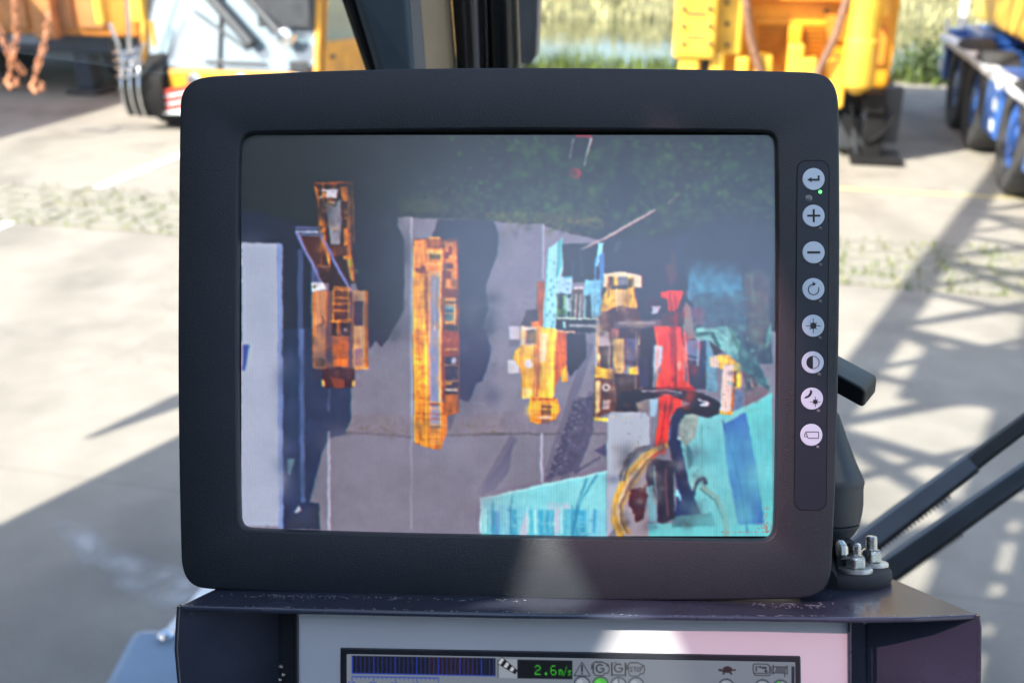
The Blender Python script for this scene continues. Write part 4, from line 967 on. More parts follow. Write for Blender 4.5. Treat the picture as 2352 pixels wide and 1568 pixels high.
def tree(loc, h, r, label, name="bank_tree"):
    t = thing(name, label, "tree", loc, 0, "trees on the far bank")
    loc = Vector(loc)
    tr = MB()
    top = loc + Vector((random.gauss(0, .3), random.gauss(0, .3), h * .6))
    tr.tube([loc - Vector((0, 0, .2)), loc.lerp(top, .5) + Vector((.1, 0, 0)), top], [.28, .2, .09], 8)
    limbs = []
    for i in range(7):
        a = random.uniform(0, 6.28); s = loc.lerp(top, random.uniform(.45, 1))
        e = s + Vector((math.cos(a) * r * .7, math.sin(a) * r * .7, random.uniform(.4, 1.6)))
        tr.tube([s, e], [.08, .03], 5); limbs.append(e)
    tr.build("trunk", "bark", t)
    cr = MB()
    cents = limbs + [top + Vector((random.gauss(0, r * .4), random.gauss(0, r * .4), random.uniform(-.3, h * .35))) for _ in range(12)]
    for c in cents:
        rr = r * random.uniform(.28, .5)
        for i in range(90):
            d = Vector((random.gauss(0, 1), random.gauss(0, 1), random.gauss(0, .8)))
            p = c + d.normalized() * rr * random.random() ** .5
            a = Vector((random.gauss(0, 1), random.gauss(0, 1), random.gauss(0, 1))).normalized() * .16
            bb = a.cross(Vector((random.gauss(0, 1), random.gauss(0, 1), random.gauss(0, 1)))).normalized() * .11
            cr.add([p - a, p + bb, p + a, p - bb], [(0, 1, 2, 3)])
    o = cr.build("crown", "leaf", t); o["kind"] = "stuff"
for k, (u, v, h, r, lab) in enumerate([(-22, 86, 5, 3.0, "rounded green tree on the far bank beyond the glazed yellow crane"), (-4, 90, 4.0, 3.0, "low bushy green tree on the far bank behind the windscreen pillar"),
                                       (3.5, 88, 6.5, 3.2, "tall green tree on the far bank mirrored beside the yellow counterweight"), (24, 84, 5, 3.0, "green tree on the far bank above the blue carrier")]):
    tree(Y(u, v, 1.6), h, r, lab)

# ------------------------------------------------------------------ strip of grass grown pavers, each a piece of its own
S0, S1 = 8.42, 9.72
st = MB()
st.prism([Y(-12, S0, .004), Y(9, S0, .004), Y(9, S1, .004), Y(-12, S1, .004)], (0, 0, .006))
strip = struct(st.build("paver_strip", "paver_soil"))
pv = MB().cbox((-.195, -.12, 0), (.195, .12, .06), .012)
pm = pv.build("paver", "paver", None).data
bpy.data.objects.remove(bpy.data.objects["paver"])
nr = 5
for r_ in range(nr):
    for c_ in range(48):
        u = -11.6 + c_ * .42 + (.21 if r_ % 2 else 0)
        if abs(u) > 8.9 and u > 0: continue
        o = bpy.data.objects.new("paver", pm)
        COL.objects.link(o); o.parent = strip
        o.location = Y(u + random.gauss(0, .006), S0 + .13 + r_ * .26, -.044 + random.gauss(0, .002))
        o.rotation_euler = (random.gauss(0, .012), random.gauss(0, .012), -YA + random.gauss(0, .02))
def strip_vz():
    r_ = random.randint(0, nr)
    return S0 + r_ * .26 + random.gauss(0, .02), .0
gj = MB()
for i in range(3000):
    u = random.uniform(-11, 8.5)
    dens = .35 + .65 * (math.sin(u * 1.3) * math.sin(u * .37 + 1) > .1)
    if random.random() > dens: continue
    if random.random() < .6: v, z = strip_vz()
    else: v, z = S0 + random.uniform(0, 1.3), 0; u = round((u + 11.6) / .42) * .42 - 11.39
    p = Y(u + random.gauss(0, .02), v, 0); h = random.uniform(.03, .09); a = random.uniform(0, 3.14)
    d = Vector((math.cos(a), math.sin(a), 0)) * .012
    gj.add([p - d, p + d, p + Vector((random.gauss(0, .03), random.gauss(0, .03), h))], [(0, 1, 2)])
o = gj.build("joint_grass", "grass"); o["kind"] = "stuff"; o["label"] = "short grass growing in the joints of the paver strip"

# painted bay lines
def bay_line(u, v0, v1, w=.13, m="line_paint"):
    q = MB(); q.prism([Y(u - w / 2, v0, .004), Y(u + w / 2, v0, .004), Y(u + w / 2, v1, .004), Y(u - w / 2, v1, .004)], (0, 0, .003))
    return struct(q.build("bay_line", m))
for u in (-7.15, -2.2):
    bay_line(u, S1 + .1, 18.6); bay_line(u, 3.0 if u > -3 else 6.6, S0 - .03)
def streak_mat():  # pale noisy streak, strongest along its middle
    m = bpy.data.materials.new("streak_pale"); m.use_nodes = True; nt = m.node_tree
    b = nt.nodes["Principled BSDF"]; b.inputs["Base Color"].default_value = (.52, .5, .48, 1); b.inputs["Roughness"].default_value = .8
    at = nt.nodes.new("ShaderNodeVertexColor"); at.layer_name = "streak_fade"
    tc = nt.nodes.new("ShaderNodeTexCoord"); n = nt.nodes.new("ShaderNodeTexNoise"); n.inputs["Scale"].default_value = 5; n.inputs["Detail"].default_value = 5
    nt.links.new(tc.outputs["Object"], n.inputs["Vector"])
    mr = nt.nodes.new("ShaderNodeMapRange"); mr.inputs[1].default_value = .32; mr.inputs[2].default_value = .62
    nt.links.new(n.outputs[0], mr.inputs[0])
    mu = nt.nodes.new("ShaderNodeMath"); mu.operation = 'MULTIPLY'; nt.links.new(at.outputs[0], mu.inputs[0]); nt.links.new(mr.outputs[0], mu.inputs[1]); nt.links.new(mu.outputs[0], b.inputs["Alpha"])
    return m
a, c = ground(90, 1192, .005), ground(470, 1392, .005)
d = (c - a).normalized(); nn = Vector((-d.y, d.x, 0))
sv, sf, sw = [], [], []
for i in range(25):
    for j in range(9):
        t_, o_ = i / 24, (j - 4) / 4
        sv.append(tuple(a.lerp(c, t_) + nn * (o_ * (.05 + .16 * t_) + .03 * math.sin(t_ * 9)))); sw.append(max(0, (1 - o_ * o_)) ** 1.5 * min(1, t_ * 5) * .8)
        if i and j: k_ = i * 9 + j; sf.append((k_ - 10, k_ - 9, k_, k_ - 1))
me = bpy.data.meshes.new("pale_streak"); me.from_pydata(sv, [], sf)
ca = me.color_attributes.new("streak_fade", 'FLOAT_COLOR', 'POINT'); ca.data.foreach_set("color", [x for w_ in sw for x in (w_, w_, w_, 1)])
me.materials.append(streak_mat()); o = bpy.data.objects.new("pale_streak", me); COL.objects.link(o); struct(o)
q = MB(); q.prism([Y(.6, 11.72, .004), Y(4.2, 11.72, .004), Y(4.2, 11.79, .004), Y(.6, 11.79, .004)], (0, 0, .004))
struct(q.build("drain_edge", mat("pale_yellow_edge", (.55, .45, .2), .7, var=.2)))

# ------------------------------------------------------------------ wheel shared by the parked machines
def wheel(root, u, v, r, wd, rim_mat, out, name="wheel"):
    """wheel standing on the ground at (u, v), axle along u, outer face to side out (-1 or 1)"""
    p = Y(u, v, r); ax = UD * out
    w = MB().lathe(p - ax * wd / 2, ax, [(r * .6, 0), (r * .93, .0), (r, wd * .12), (r, wd * .88), (r * .94, wd), (r * .62, wd), (r * .6, wd * .8)], 36)
    t = w.build(name, "tyre", root, 40)
    MB().lathe(p + ax * wd * .2, ax, [(r * .59, 0), (r * .59, wd * .18), (r * .5, wd * .1), (r * .3, wd * .02), (r * .27, wd * .25), (r * .1, wd * .3)], 28).build("rim", rim_mat, t, 40)
    for k in range(8):
        a = k * math.pi / 4
        q = p + ax * (wd * .22) + VD * math.cos(a) * r * .42 + Vector((0, 0, math.sin(a) * r * .42))
        MB().lathe(q, ax, [(r * .045, 0), (r * .045, wd * .14)], 6).build("wheel_nut", rim_mat, t)
    return t

# ------------------------------------------------------------------ yellow crane with glazed cab
O = ground(440, 300); cu, cv = O.dot(UD), O.dot(VD)
VF = cv
root = thing("glazed_yellow_crane", "yellow mobile crane with a wide pale windscreen and black wheel arch", "crane", Y(cu + 1.2, VF + 1), -YA)
uL, zB = onV(330, 152, VF); uR, _ = onV(722, 100, VF)
uA, zS = onV(395, 205, VF)
H = 3.0
def yb(*a, **k): return MB().prism(*a, **k)
# lower body / bumper band
def vbox(u0, u1, v0, v1, z0, z1, name, m, par, bev=.03):
    return MB().quadbox([Y(u0, v0, z0), Y(u1, v0, z0), Y(u1, v1, z0), Y(u0, v1, z0), Y(u0, v0, z1), Y(u1, v0, z1), Y(u1, v1, z1), Y(u0, v1, z1)]).build(name, m, par, bevel=bev)
vbox(uA, uR + .05, VF - .05, VF + 7, .32, zB - .02, "bumper", "yellow_paint", root)
# windscreen raked back, roof, corner posts
rk = .55
gl = MB().quadbox([Y(uL + .08, VF, zB), Y(uR, VF, zB), Y(uR, VF + .05, zB), Y(uL + .08, VF + .05, zB), Y(uL - .02, VF + rk, H - .3), Y(uR - .05, VF + rk, H - .3), Y(uR - .05, VF + rk + .05, H - .3), Y(uL - .02, VF + rk + .05, H - .3)])
gl.build("windscreen", "cab_glass", root)
for uu in (uL + .02, uR + .02):
    MB().tube([Y(uu, VF - .02, zB), Y(uu - .05, VF + rk - .02, H - .28)], .05, 8).build("corner_post", "yellow_paint", root, 40)
MB().tube([Y(uR * .45 + uL * .55, VF - .02, zB), Y(uR * .45 + uL * .55, VF + rk - .02, H - .28)], .03, 8).build("corner_post", "dark_steel", root, 40)
vbox(uL - .05, uR + .05, VF + rk - .1, VF + 2.4, H - .3, H - .1, "roof", "yellow_paint", root)
vbox(uL + .1, uR - .12, VF + .75, VF + .8, zB, H - .3, "cab_back", "grey_plastic", root)
# side door with window
dz0, dz1 = zB - .25, H - .32
dr = MB().sheet([Y(uR + .06, VF + .08, dz0), Y(uR + .06, VF + 1.5, dz0), Y(uR + .06, VF + 1.5, dz1), Y(uR + .06, VF + .58, dz1)],
                [[Y(uR + .06, VF + .26, dz0 + .62), Y(uR + .06, VF + 1.38, dz0 + .55), Y(uR + .06, VF + 1.38, dz1 - .1), Y(uR + .06, VF + .66, dz1 - .1)]], UD * -.05)
door = dr.build("door", "yellow_paint", root)
MB().prism([Y(uR + .03, VF + .26, dz0 + .6), Y(uR + .03, VF + 1.4, dz0 + .53), Y(uR + .03, VF + 1.4, dz1 - .08), Y(uR + .03, VF + .64, dz1 - .08)], UD * .012).build("pane", "cab_glass", door)
vbox(uR + .06, uR + .09, VF + .35, VF + .5, dz0 + .38, dz0 + .43, "handle", "dark_steel", door, .01)
vbox(uL, uR + .05, VF + 1.5, VF + 7, zB - .02, zB + .9, "engine_deck", "yellow_paint", root)
# wiper arms lying on the windscreen
for pa, pb in (((430, 28), (560, 112)), ((560, 12), (668, 108)), ((470, 140), (610, 146))):
    (u0, z0), (u1, z1) = onV(*pa, VF), onV(*pb, VF)
    f0, f1 = [(z - zB) / (H - .3 - zB) * rk - .05 for z in (z0, z1)]
    MB().tube([Y(u0, VF + f0, z0), Y(u1, VF + f1, z1)], .022, 6).build("wiper", "dark_steel", root)
for pa, pb, r_ in (((420, -25), (575, 104), .085), ((505, -25), (640, 78), .07)):
    (u0, z0), (u1, z1) = onV(*pa, VF - .1), onV(*pb, VF - .1)
    MB().tube([Y(u0, VF + .25, z0 + .1), Y(u1, VF - .05, z1)], r_, 10).build("reflection_bar", "dark_steel", root, 60)  # added dark bars, standing in for dark reflections across the windscreen
(u0, z0), (u1, z1) = onV(598, 62, VF + .1), onV(712, -40, VF + .1)
vbox(u0, u1, VF + .02, VF + .08, z0, z1 + .3, "glass_dark_sheet", "dark_steel", root, .02)  # added dark sheet, standing in for the dim interior behind the glass
(u0, z0), (u1, z1) = onV(625, 108, VF - .1), onV(690, 66, VF - .1)
MB().lathe(Y((u0 + u1) / 2, VF - .06, (z0 + z1) / 2), -VD, [(.13, 0), (.14, .03), (.12, .08), (.05, .1)], 20).build("work_lamp", "chrome", root, 40)
for px in (452, 560, 690):
    u0, z0 = onV(px, 176, VF)
    MB().lathe(Y(u0, VF - .05, z0 - .06), -VD, [(.11, 0), (.11, .04), (.08, .05)], 20).build("headlight", "chrome", root, 40)
u0, z0 = onV(695, 150, VF); vbox(u0 - .16, u0 + .12, VF - .09, VF - .04, z0 - .08, z0 + .07, "lamp_housing", "dark_steel", root, .02)
# black wheel arch with bright bands over the corner wheel
wu, wz = onV(345, 215, VF); wr = .55
wheel(root, wu + .1, VF + .5, .52, .4, "chrome", -1)
pc = Y(wu - .05, VF + .5, .52)
arch = MB()
rings = []
for k in range(13):
    a = R(-30 + 190 * k / 12)
    rings.append([pc + UD * uo + (VD * -math.cos(a) + Vector((0, 0, 1)) * math.sin(a)) * ro for uo, ro in ((-.3, .54), (.36, .58), (.36, .70), (-.3, .66))])
arch.loft(rings, True, True).build("wheel_arch", "arch_black", root, 30)
for uo, rb in ((-.28, .675), (-.14, .684), (-.0, .693)):
    MB().tube([pc + UD * uo + (VD * -math.cos(a) + Vector((0, 0, 1)) * math.sin(a)) * rb for a in [R(-28 + 8 * k) for k in range(12)]], .018, 6).build("arch_band", "chrome", root, 60)
(u0, z0), (u1, z1) = onV(372, 205, VF - .1), onV(412, 262, VF - .1)
mk = vbox(u0, u1 + .3, VF - .14, VF - .09, z1, z0, "marker_board", "white_paint", root, .005)
for k in range(3):
    zz = z1 + (z0 - z1) * (.1 + .33 * k)
    MB().prism([Y(u0 + .01, VF - .143, zz), Y(u1 + .28, VF - .143, zz + .1), Y(u1 + .28, VF - .143, zz + .17), Y(u0 + .01, VF - .143, zz + .07)], VD * -.004).build("stripe", "red_paint", mk)
# mirror stays
pts = [onV(x, y, VF - .25) for x, y in ((252, 55), (270, 100), (282, 165), (318, 140), (330, 100))]
MB().tube([Y(u, VF - .25, z) for u, z in pts], .028, 8).build("mirror_stay", "chrome", root, 60)
(u0, z0), (u1, z1) = onV(297, 0, VF - .3), onV(297, 125, VF - .3)
MB().tube([Y(u0, VF - .3, z0 + .3), Y(u1, VF - .3, z1)], .03, 8).build("mirror_stay", "chrome", root, 60)
(u0, z0), (u1, z1) = onV(262, 118, VF - .2), onV(325, 175, VF - .2)
for k in range(4):
    zz = z1 + (z0 - z1) * k / 3
    MB().tube([Y(u0, VF - .2, zz - .02), Y((u0 + u1) / 2, VF - .34, zz), Y(u1, VF - .2, zz + .04)], .02, 6).build("step_bar", "chrome", root, 60)
(u0, z0), (u1, z1) = onV(213, 5, VF - .1), onV(240, 58, VF - .1)
vbox(u0, u1, VF - .12, VF + .1, z1, z0 + .2, "side_lamp", "yellow_bright", root)
(u0, z0), (u1, z1) = onV(296, -10, VF + .15), onV(335, 52, VF + .15)
vbox(u0, u1, VF + .1, VF + .3, z1, z0 + .3, "beacon_post", "yellow_bright", root)
(u0, z0), (u1, z1) = onV(342, 48, VF - .12), onV(358, 108, VF - .12)
vbox(u0, u1, VF - .14, VF - .08, z1, z0, "indicator", "yellow_bright", root, .01)

# ------------------------------------------------------------------ orange crane in its own shade, far left
O2 = ground(165, 226); VO = O2.dot(VD)
root = thing("orange_crane", "orange crane carrier on a dark outrigger leg, mostly in shade", "crane", Y(O2.dot(UD) - 1, VO + 1), -YA)
(u0, z0), (u1, z1) = onV(-200, 72, VO), onV(318, 72, VO)
vbox(u0 - 3, u1, VO, VO + 6, z0, 2.9, "body", "orange_paint", root, .05)
for x0, x1 in ((10, 60), (110, 168), (186, 236)):
    (a0, c0), (a1, c1) = onV(x0, 64, VO), onV(x1, 8, VO)
    vbox(a0, a1, VO - .06, VO - .01, c0, c1 + .3, "side_panel", "orange_dusty", root, .02)
(a0, c0), (a1, c1) = onV(90, 88, VO - .2), onV(122, 0, VO - .2)
vbox(a0, a1, VO - .3, VO - .1, c0, c1 + .3, "bracket", "orange_dusty", root, .03)
(a0, c0), (a1, c1) = onV(-200, 110, VO + .3), onV(255, 110, VO + .3)
vbox(a0 - 3, a1, VO + .3, VO + 5.5, c0, z0 - .004, "chassis", "dark_blue_steel", root, .05)
(a0, c0) = onV(60, 92, VO + .25); vbox(a0 - .3, a0 + .3, VO + .2, VO + .296, c0 - .06, c0 + .12, "tool_box", "blue_deck", root, .02)
ou = O2.dot(UD)
vbox(ou - .15, ou + .15, VO + .4, VO + .7, .1, c0 + .2, "outrigger_leg", "dark_blue_steel", root, .02)
vbox(ou - .3, ou + .3, VO + .25, VO + .85, .004, .1, "outrigger_pad", "dark_steel", root, .02)
for k, px in enumerate((-60, 250)):
    a0, _ = onV(px, 150, VO + 1.2)
    wheel(root, a0 if px < 0 else a0 - .2, VO + 2.2, .6, .45, "dark_blue_steel", -1)

root = thing("box_trailer", "long pale box trailer parked along the yard, throwing the broad dark shadow", "trailer", Y(-15, 4), -YA)
vbox(-16.2, -13.6, -5, 13.2, .9, 4.1, "box_body", "white_paint", root, .05)
vbox(-15.9, -13.9, -4.8, 13.0, .55, .9, "frame_rail", "dark_steel", root, .03)
for v_ in (-3.5, -2.2, 10.6, 11.9): wheel(root, -13.85, v_, .5, .35, "grey_plastic", 1)
# chain slings hanging in front of it
def chain_sling(pxs, v, label, hook=True):
    pts = [Y(onV(x, y, v)[0], v, onV(x, y, v)[1]) for x, y in pxs]
    pts[0] = pts[0] + Vector((0, 0, .5 if pxs[0][1] <= 0 else 0))
    t = thing("chain_sling", label, "chain", pts[0], 0, "rusty chain slings")
    seg = []
    for a, b_ in zip(pts[:-1], pts[1:]):
        n_ = max(2, int((b_ - a).length / .105))
        seg += [(a.lerp(b_, k / n_), (b_ - a).normalized()) for k in range(n_)]
    ch = MB()
    for k, (p, d_) in enumerate(seg):
        side = d_.cross(VD if k % 2 else UD).normalized()
        ring = [p + d_ * .075 * math.cos(q) + side * .04 * math.sin(q) for q in [2 * math.pi * j / 8 for j in range(9)]]
        ch.tube(ring, .016, 5, False)
    o = ch.build("chain_links", "rust_chain", t, 60); o["kind"] = "stuff"
    if hook:
        p = pts[-1]
        MB().tube([p, p + Vector((0, 0, -.06)), p + UD * -.07 + Vector((0, 0, -.13)), p + UD * -.02 + Vector((0, 0, -.2)), p + UD * .08 + Vector((0, 0, -.17)), p + UD * .1 + Vector((0, 0, -.08))], [.03, .035, .045, .05, .04, .02], 8).build("hook", "rust_chain", t, 60)
VC = VO - 3.0
chain_sling([(46, -20), (38, 90), (22, 165)], VC, "rusty chain sling with hook, hanging nearest the photo's edge")
chain_sling([(112, 40), (100, 110), (80, 175)], VC, "rusty chain sling with hook, hung closest to the chrome mirror stay")
chain_sling([(-6, 60), (22, 125), (62, 178)], VC + .1, "rusty slack chain running between the two hooks", False)

# ------------------------------------------------------------------ yellow crane rear with louvres, behind the monitor's upper edge
VY = 13.2
Oy = Y(*(onV(1800, 300, VY)[0], VY))
root = thing("yellow_crane_rear", "big yellow crane body with louvred recess and hanging hoses by the river", "crane", Oy, -YA)
def px_box(x0, y0, x1, y1, v, dv, name, m, par, bev=.03, ztop=0.0):
    (u0, z1), (u1, z0) = onV(x0, y0, v), onV(x1, y1, v)
    return vbox(u0, u1, v, v + dv, z0, z1 + ztop, name, m, par, bev)
px_box(1655, -150, 2042, 205, VY + .5, 3.5, "body", "yellow_paint", root, .06, .5)
px_box(1560, -150, 1640, 138, VY - .35, 3.5, "side_column", "yellow_bright", root, .05, .5)
px_box(1634, -150, 1700, 128, VY - .1, 1.0, "column_plate", "yellow_bright", root, .03, .5)
px_box(1560, 132, 1600, 230, VY - .3, .4, "column_foot", "yellow_bright", root, .03)
px_box(1632, 120, 1656, 230, VY - .25, .3, "column_foot", "yellow_bright", root, .03)
px_box(1735, 46, 1900, 60, VY + .42, .07, "louvre_frame", "yellow_paint", root, .01)
for k in range(8):
    px_box(1742, 64 + k * 11, 1895, 69 + k * 11, VY + .38, .11, "slat", "yellow_paint", root, .008)
px_box(1812, 60, 1834, 160, VY + .3, .18, "rib", "yellow_paint", root, .02)
for x0, x1, y0 in ((1690, 1712, 132), (1735, 1765, 128), (1812, 1838, 104), (1836, 1866, 134), (1905, 1935, 140)):
    px_box(x0, y0, x1, y0 + 110, VY - .1, .3, "lug", "yellow_bright", root, .03)
px_box(1688, -40, 2040, 8, VY + .3, .19, "cross_beam", "orange_paint", root, .03, .4)
px_box(2014, -60, 2040, 40, VY + .2, .28, "corner_bracket", "yellow_bright", root, .02, .3)
for pa, pb in (((1690, -30), (1752, 190)), ((1975, -30), (1868, 190))):
    (u0, z0), (u1, z1) = onV(*pa, VY - .15), onV(*pb, VY - .15)
    MB().tube([Y(u0, VY - .1, z0 + .4), Y(u0 + (u1 - u0) * .25, VY - .16, z0), Y((u0 + u1) / 2, VY - .2, (z0 + z1) / 2 + .02), Y(u1, VY - .15, z1)], .05, 10).build("hose", "hose", root, 60)
(u0, z1), (u1, z0) = onV(1958, -40, VY - .3), onV(2008, 222, VY - .3)
uc, rr = (u0 + u1) / 2, (u1 - u0) / 2
MB().lathe(Y(uc, VY - .15, z0), (0, 0, 1), [(rr * .25, 0), (rr * .95, .1), (rr, .14), (rr, .62), (rr * .92, .64), (rr * .92, z1 - z0 + .6)], 24).build("support_cylinder", "yellow_bright", root, 35)
px_box(1920, 206, 2064, 262, VY + .3, 3.0, "chassis", "arch_black", root, .04)
px_box(1996, 240, 2022, 372, VY - .02, .2, "outrigger_leg", "arch_black", root, .02)
px_box(1988, 215, 2030, 262, VY - .1, .35, "outrigger_box", "arch_black", root, .02)
for pa, pb, r_ in (((1940, 262), (2004, 366), .03), ((2052, 258), (2014, 330), .03), ((1955, 240), (1966, 352), .022)):
    (u0, z0), (u1, z1) = onV(*pa, VY + .15), onV(*pb, VY + .15)
    MB().tube([Y(u0, VY + .2, z0), Y(u1, VY + .1, z1)], r_, 8).build("strut", "dark_steel", root, 60)
(u0, z0), (u1, z1) = onV(1945, 300, VY - .05), onV(2050, 300, VY - .05)
MB().tube([Y(u0 + (u1 - u0) * k / 8, VY - .05, z0 + .18 - .3 * math.sin(math.pi * k / 8)) for k in range(9)], .02, 8).build("hose", "arch_black", root, 60)
for x, y in ((1570, 20), (1570, 60), (1570, 100), (1630, 20), (1630, 60), (1630, 100), (1668, 10), (1668, 60), (1668, 110), (1905, 40), (1905, 90), (1930, 150), (2030, 100), (2030, 160)):
    u0, z0 = onV(x, y, VY - .36); vv = VY - .36 if x < 1640 else (VY - .11 if x < 1700 else VY + .49)
    MB().lathe(Y(u0, vv, z0), -VD, [(.03, 0), (.03, .015), (.015, .03)], 6).build("bolt", "dark_steel", root)
px_box(1900, 30, 1948, 96, VY + .44, .05, "hatch", "orange_paint", root, .01)
px_box(2000, 60, 2030, 150, VY + .44, .05, "hatch", "orange_paint", root, .01)
px_box(1576, 30, 1624, 36, VY - .362, .02, "seam_strip", "dark_steel", root, .002)
px_box(1576, 84, 1624, 90, VY - .362, .02, "seam_strip", "dark_steel", root, .002)
px_box(2034, 200, 2060, 330, VY + .2, .2, "outrigger_brace", "dark_steel", root, .02)
(u0, z0) = onV(2008, 376, VY); vbox(u0 - .3, u0 + .3, VY - .2, VY + .4, .004, .09, "outrigger_pad", "arch_black", root, .02)
wheel(root, onV(1930, 300, VY + 1)[0], VY + 1.2, .55, .45, "grey_plastic", 1)
wheel(root, onV(1620, 300, VY + 1)[0], VY + 1.2, .55, .45, "grey_plastic", -1)
px_box(1925, 268, 1975, 345, VY + .25, .5, "battery_box", "dark_steel", root, .03)

# ------------------------------------------------------------------ blue carrier truck
US = 2.62
root = thing("blue_carrier", "blue crane carrier with white deck edge and three tall wheels in a row", "truck", Y(US + 1.2, 14), -YA)
for v in (12.0, 14.4, 15.9):
    wheel(root, US + .22, v, .62, .45, "blue_paint", -1)
vE, zE = onU(2163, 78, US); vN, zN = onU(2352, 152, US)
zd = zE
vbox(US - .02, US + .16, 8.0, vE, zd - .1, zd, "deck_edge", "white_paint", root, .02)
vbox(US + .164, US + 2.6, 8.0, vE, zd - .1, zd - .02, "deck_plate", "blue_paint", root, .02)
vbox(US + .45, US + 2.2, 8.0, vE - .1, .55, zd - .1, "chassis", "dark_steel", root, .03)
vbox(US + .1, US + 2.5, vE - .05, vE + .25, .42, zd + .08, "end_panel", "blue_paint", root, .03)
for k in range(3):
    vbox(US + .06, US + .1 - .002, vE + .0, vE + .2, .55 + .3 * k, .72 + .3 * k, "reflector", "white_paint", root, .005)
for v0, v1 in ((12.75, 13.6), (10.3, 11.2)):
    p_ = vbox(US - .01, US + .4, v0, v1, .42, zd - .1, "side_box", "blue_paint", root, .03)
    for k in range(3):
        vbox(US - .022, US - .012, v0 + .1, v0 + .3, .5 + .24 * k, .62 + .24 * k, "reflector", "white_paint", p_, .003)
(v0, z0), (v1, z1) = onU(2168, 62, US + .3), onU(2232, 74, US + .3)
vbox(US + .3, US + 2.4, vE - 1.6, vE - .1, zd, zd + .16, "deck_locker", "blue_paint", root, .03)
(v0, z0) = onU(2228, 70, US + .5)
vbox(US + .5, US + 2.2, 11.0, v0, zd + .22, zd + 1.6, "superstructure", "yellow_bright", root, .06)
vbox(US + .9, US + 1.8, 11.2, v0 - .5, zd, zd + .22, "slewing_ring", "dark_steel", root, .02)
vbox(US + .25, US + .49, 9.6, 12.0, zd + .05, zd + .9, "fuel_tank", "yellow_paint", root, .05)
MB().tube([Y(US + .4, v0 + .1, zd), Y(US + .42, v0 + .1, zd + 1.3)], .05, 8).build("ladder_rail", "white_paint", root, 40)
MB().tube([Y(US + .4, v0 + .35, zd), Y(US + .42, v0 + .35, zd + 1.3)], .05, 8).build("ladder_rail", "white_paint", root, 40)
for k in range(5):
    MB().tube([Y(US + .4, v0 + .1, zd + .2 + .22 * k), Y(US + .4, v0 + .35, zd + .2 + .22 * k)], .025, 6).build("ladder_rung", "white_paint", root, 40)
# shrub by the bank between the two machines
sh = thing("bank_shrub", "small round green shrub on the bank behind the blue carrier", "shrub", ground(2120, 190), 0)
p0 = ground(2120, 190)
MB().tube([p0, p0 + Vector((0, 0, .5))], [.04, .02], 6).build("stem", "bark", sh)
cr = MB()
for i in range(700):
    d_ = Vector((random.gauss(0, .22), random.gauss(0, .22), abs(random.gauss(.35, .2)))); p = p0 + d_
    a = Vector((random.gauss(0, 1), random.gauss(0, 1), random.gauss(0, 1))).normalized() * .05
    bb = a.cross(Vector((random.gauss(0, 1), random.gauss(0, 1), random.gauss(0, 1)))).normalized() * .035
    cr.add([p - a, p + bb, p + a, p - bb], [(0, 1, 2, 3)])
cr.build("foliage", "leaf", sh)["kind"] = "stuff"

# ------------------------------------------------------------------ the crane this cab belongs to: boom, machinery house, carrier deck
root = thing("lattice_boom", "lattice boom of this crane whose shadow lies across the concrete", "boom", (-2.05, .1, 2.2))
bd = Vector((0, .747, .665)); bn = Vector((0, -.665, .747))
def bp(x, t, n): return Vector((x, .12, 2.2)) + bd * t + bn * n
XL, XR, TH = -2.83, -1.35, 1.25
for x in (XL, XR):
    for n_ in (0, TH):
        MB().tube([bp(x, 0, n_), bp(x, 16, n_)], .115, 8).build("chord", "blue_paint", root, 60)
step = .7
lace = MB()
for k in range(22):
    t0, t1 = k * step, (k + 1) * step
    fl = k % 2
    for (xa, na), (xb, nb) in (((XL, 0), (XR, 0)), ((XL, TH), (XR, TH)), ((XL, 0), (XL, TH)), ((XR, 0), (XR, TH))):
        a, b_ = ((xa, na), (xb, nb)) if fl else ((xb, nb), (xa, na))
        lace.tube([bp(a[0], t0, a[1]), bp(b_[0], t1, b_[1])], .052, 6)
        if na == nb: lace.tube([bp(b_[0], t0, b_[1]), bp(a[0], t1, a[1])], .04, 6)
o = lace.build("lacing", "blue_paint", root, 60); o["kind"] = "stuff"
for t, sx, st_, sn in ((4.25, .8, .75, .5),):
    c_ = bp(-2.35, t, .5)
    MB().box(c_, (sx, st_, sn), (Vector((1, 0, 0)), bd, bn)).build("shade_box", "dark_steel", root, bevel=.05)  # unseen solid box, added for the dark blob in the boom shadow
root = thing("unseen_machinery_house", "unseen machinery house of this crane, laid out to shade the concrete beside the cab", "crane body", (-5, -1, 0))
def under_sun(px, py, h):            # the point at height h whose shadow falls on that spot of the ground
    p = ground(px, py); return Vector((p.x - SUN.x / -SUN.z * h, p.y - SUN.y / -SUN.z * h, h))
hA, hB = under_sun(-120, 1280, 3.5), under_sun(640, 900, 3.5)
MB().prism([(hA.x, hA.y, 3.36), (hB.x, hB.y, 3.36), (hB.x + .5, hB.y - .1, 3.36), (-3.1, 2.6, 3.36), (-3.1, -5, 3.36), (hA.x, -5, 3.36)], (0, 0, .14)).build("shade_canopy", "blue_paint", root, bevel=.02)  # unseen canopy, added so that its edge draws the shadow boundary
MB().prism([(hA.x + .1, .3, .9), (-3.2, .3, .9), (-3.2, -5, .9), (hA.x + .1, -5, .9)], (0, 0, 2.455)).build("housing", "blue_paint", root, bevel=.06)  # unseen body under the canopy, added for its shade
r0, r1 = under_sun(205, 1004, 3.3), under_sun(640, 830, 3.3)
rm = r0.lerp(r1, .5)
MB().tube([r0, rm, r1, hB - Vector((0, 0, .2))], [.02, .10, .12, .12], 8).build("shade_bar", "white_paint", root, 40)  # unseen tapering bar, laid out to cast a thin shadow
vb = MB().span((-7.0, -4.8, .0), (-3.4, 1.0, .9)); vb.build("unseen_undercarriage", "dark_steel", root, bevel=.05)
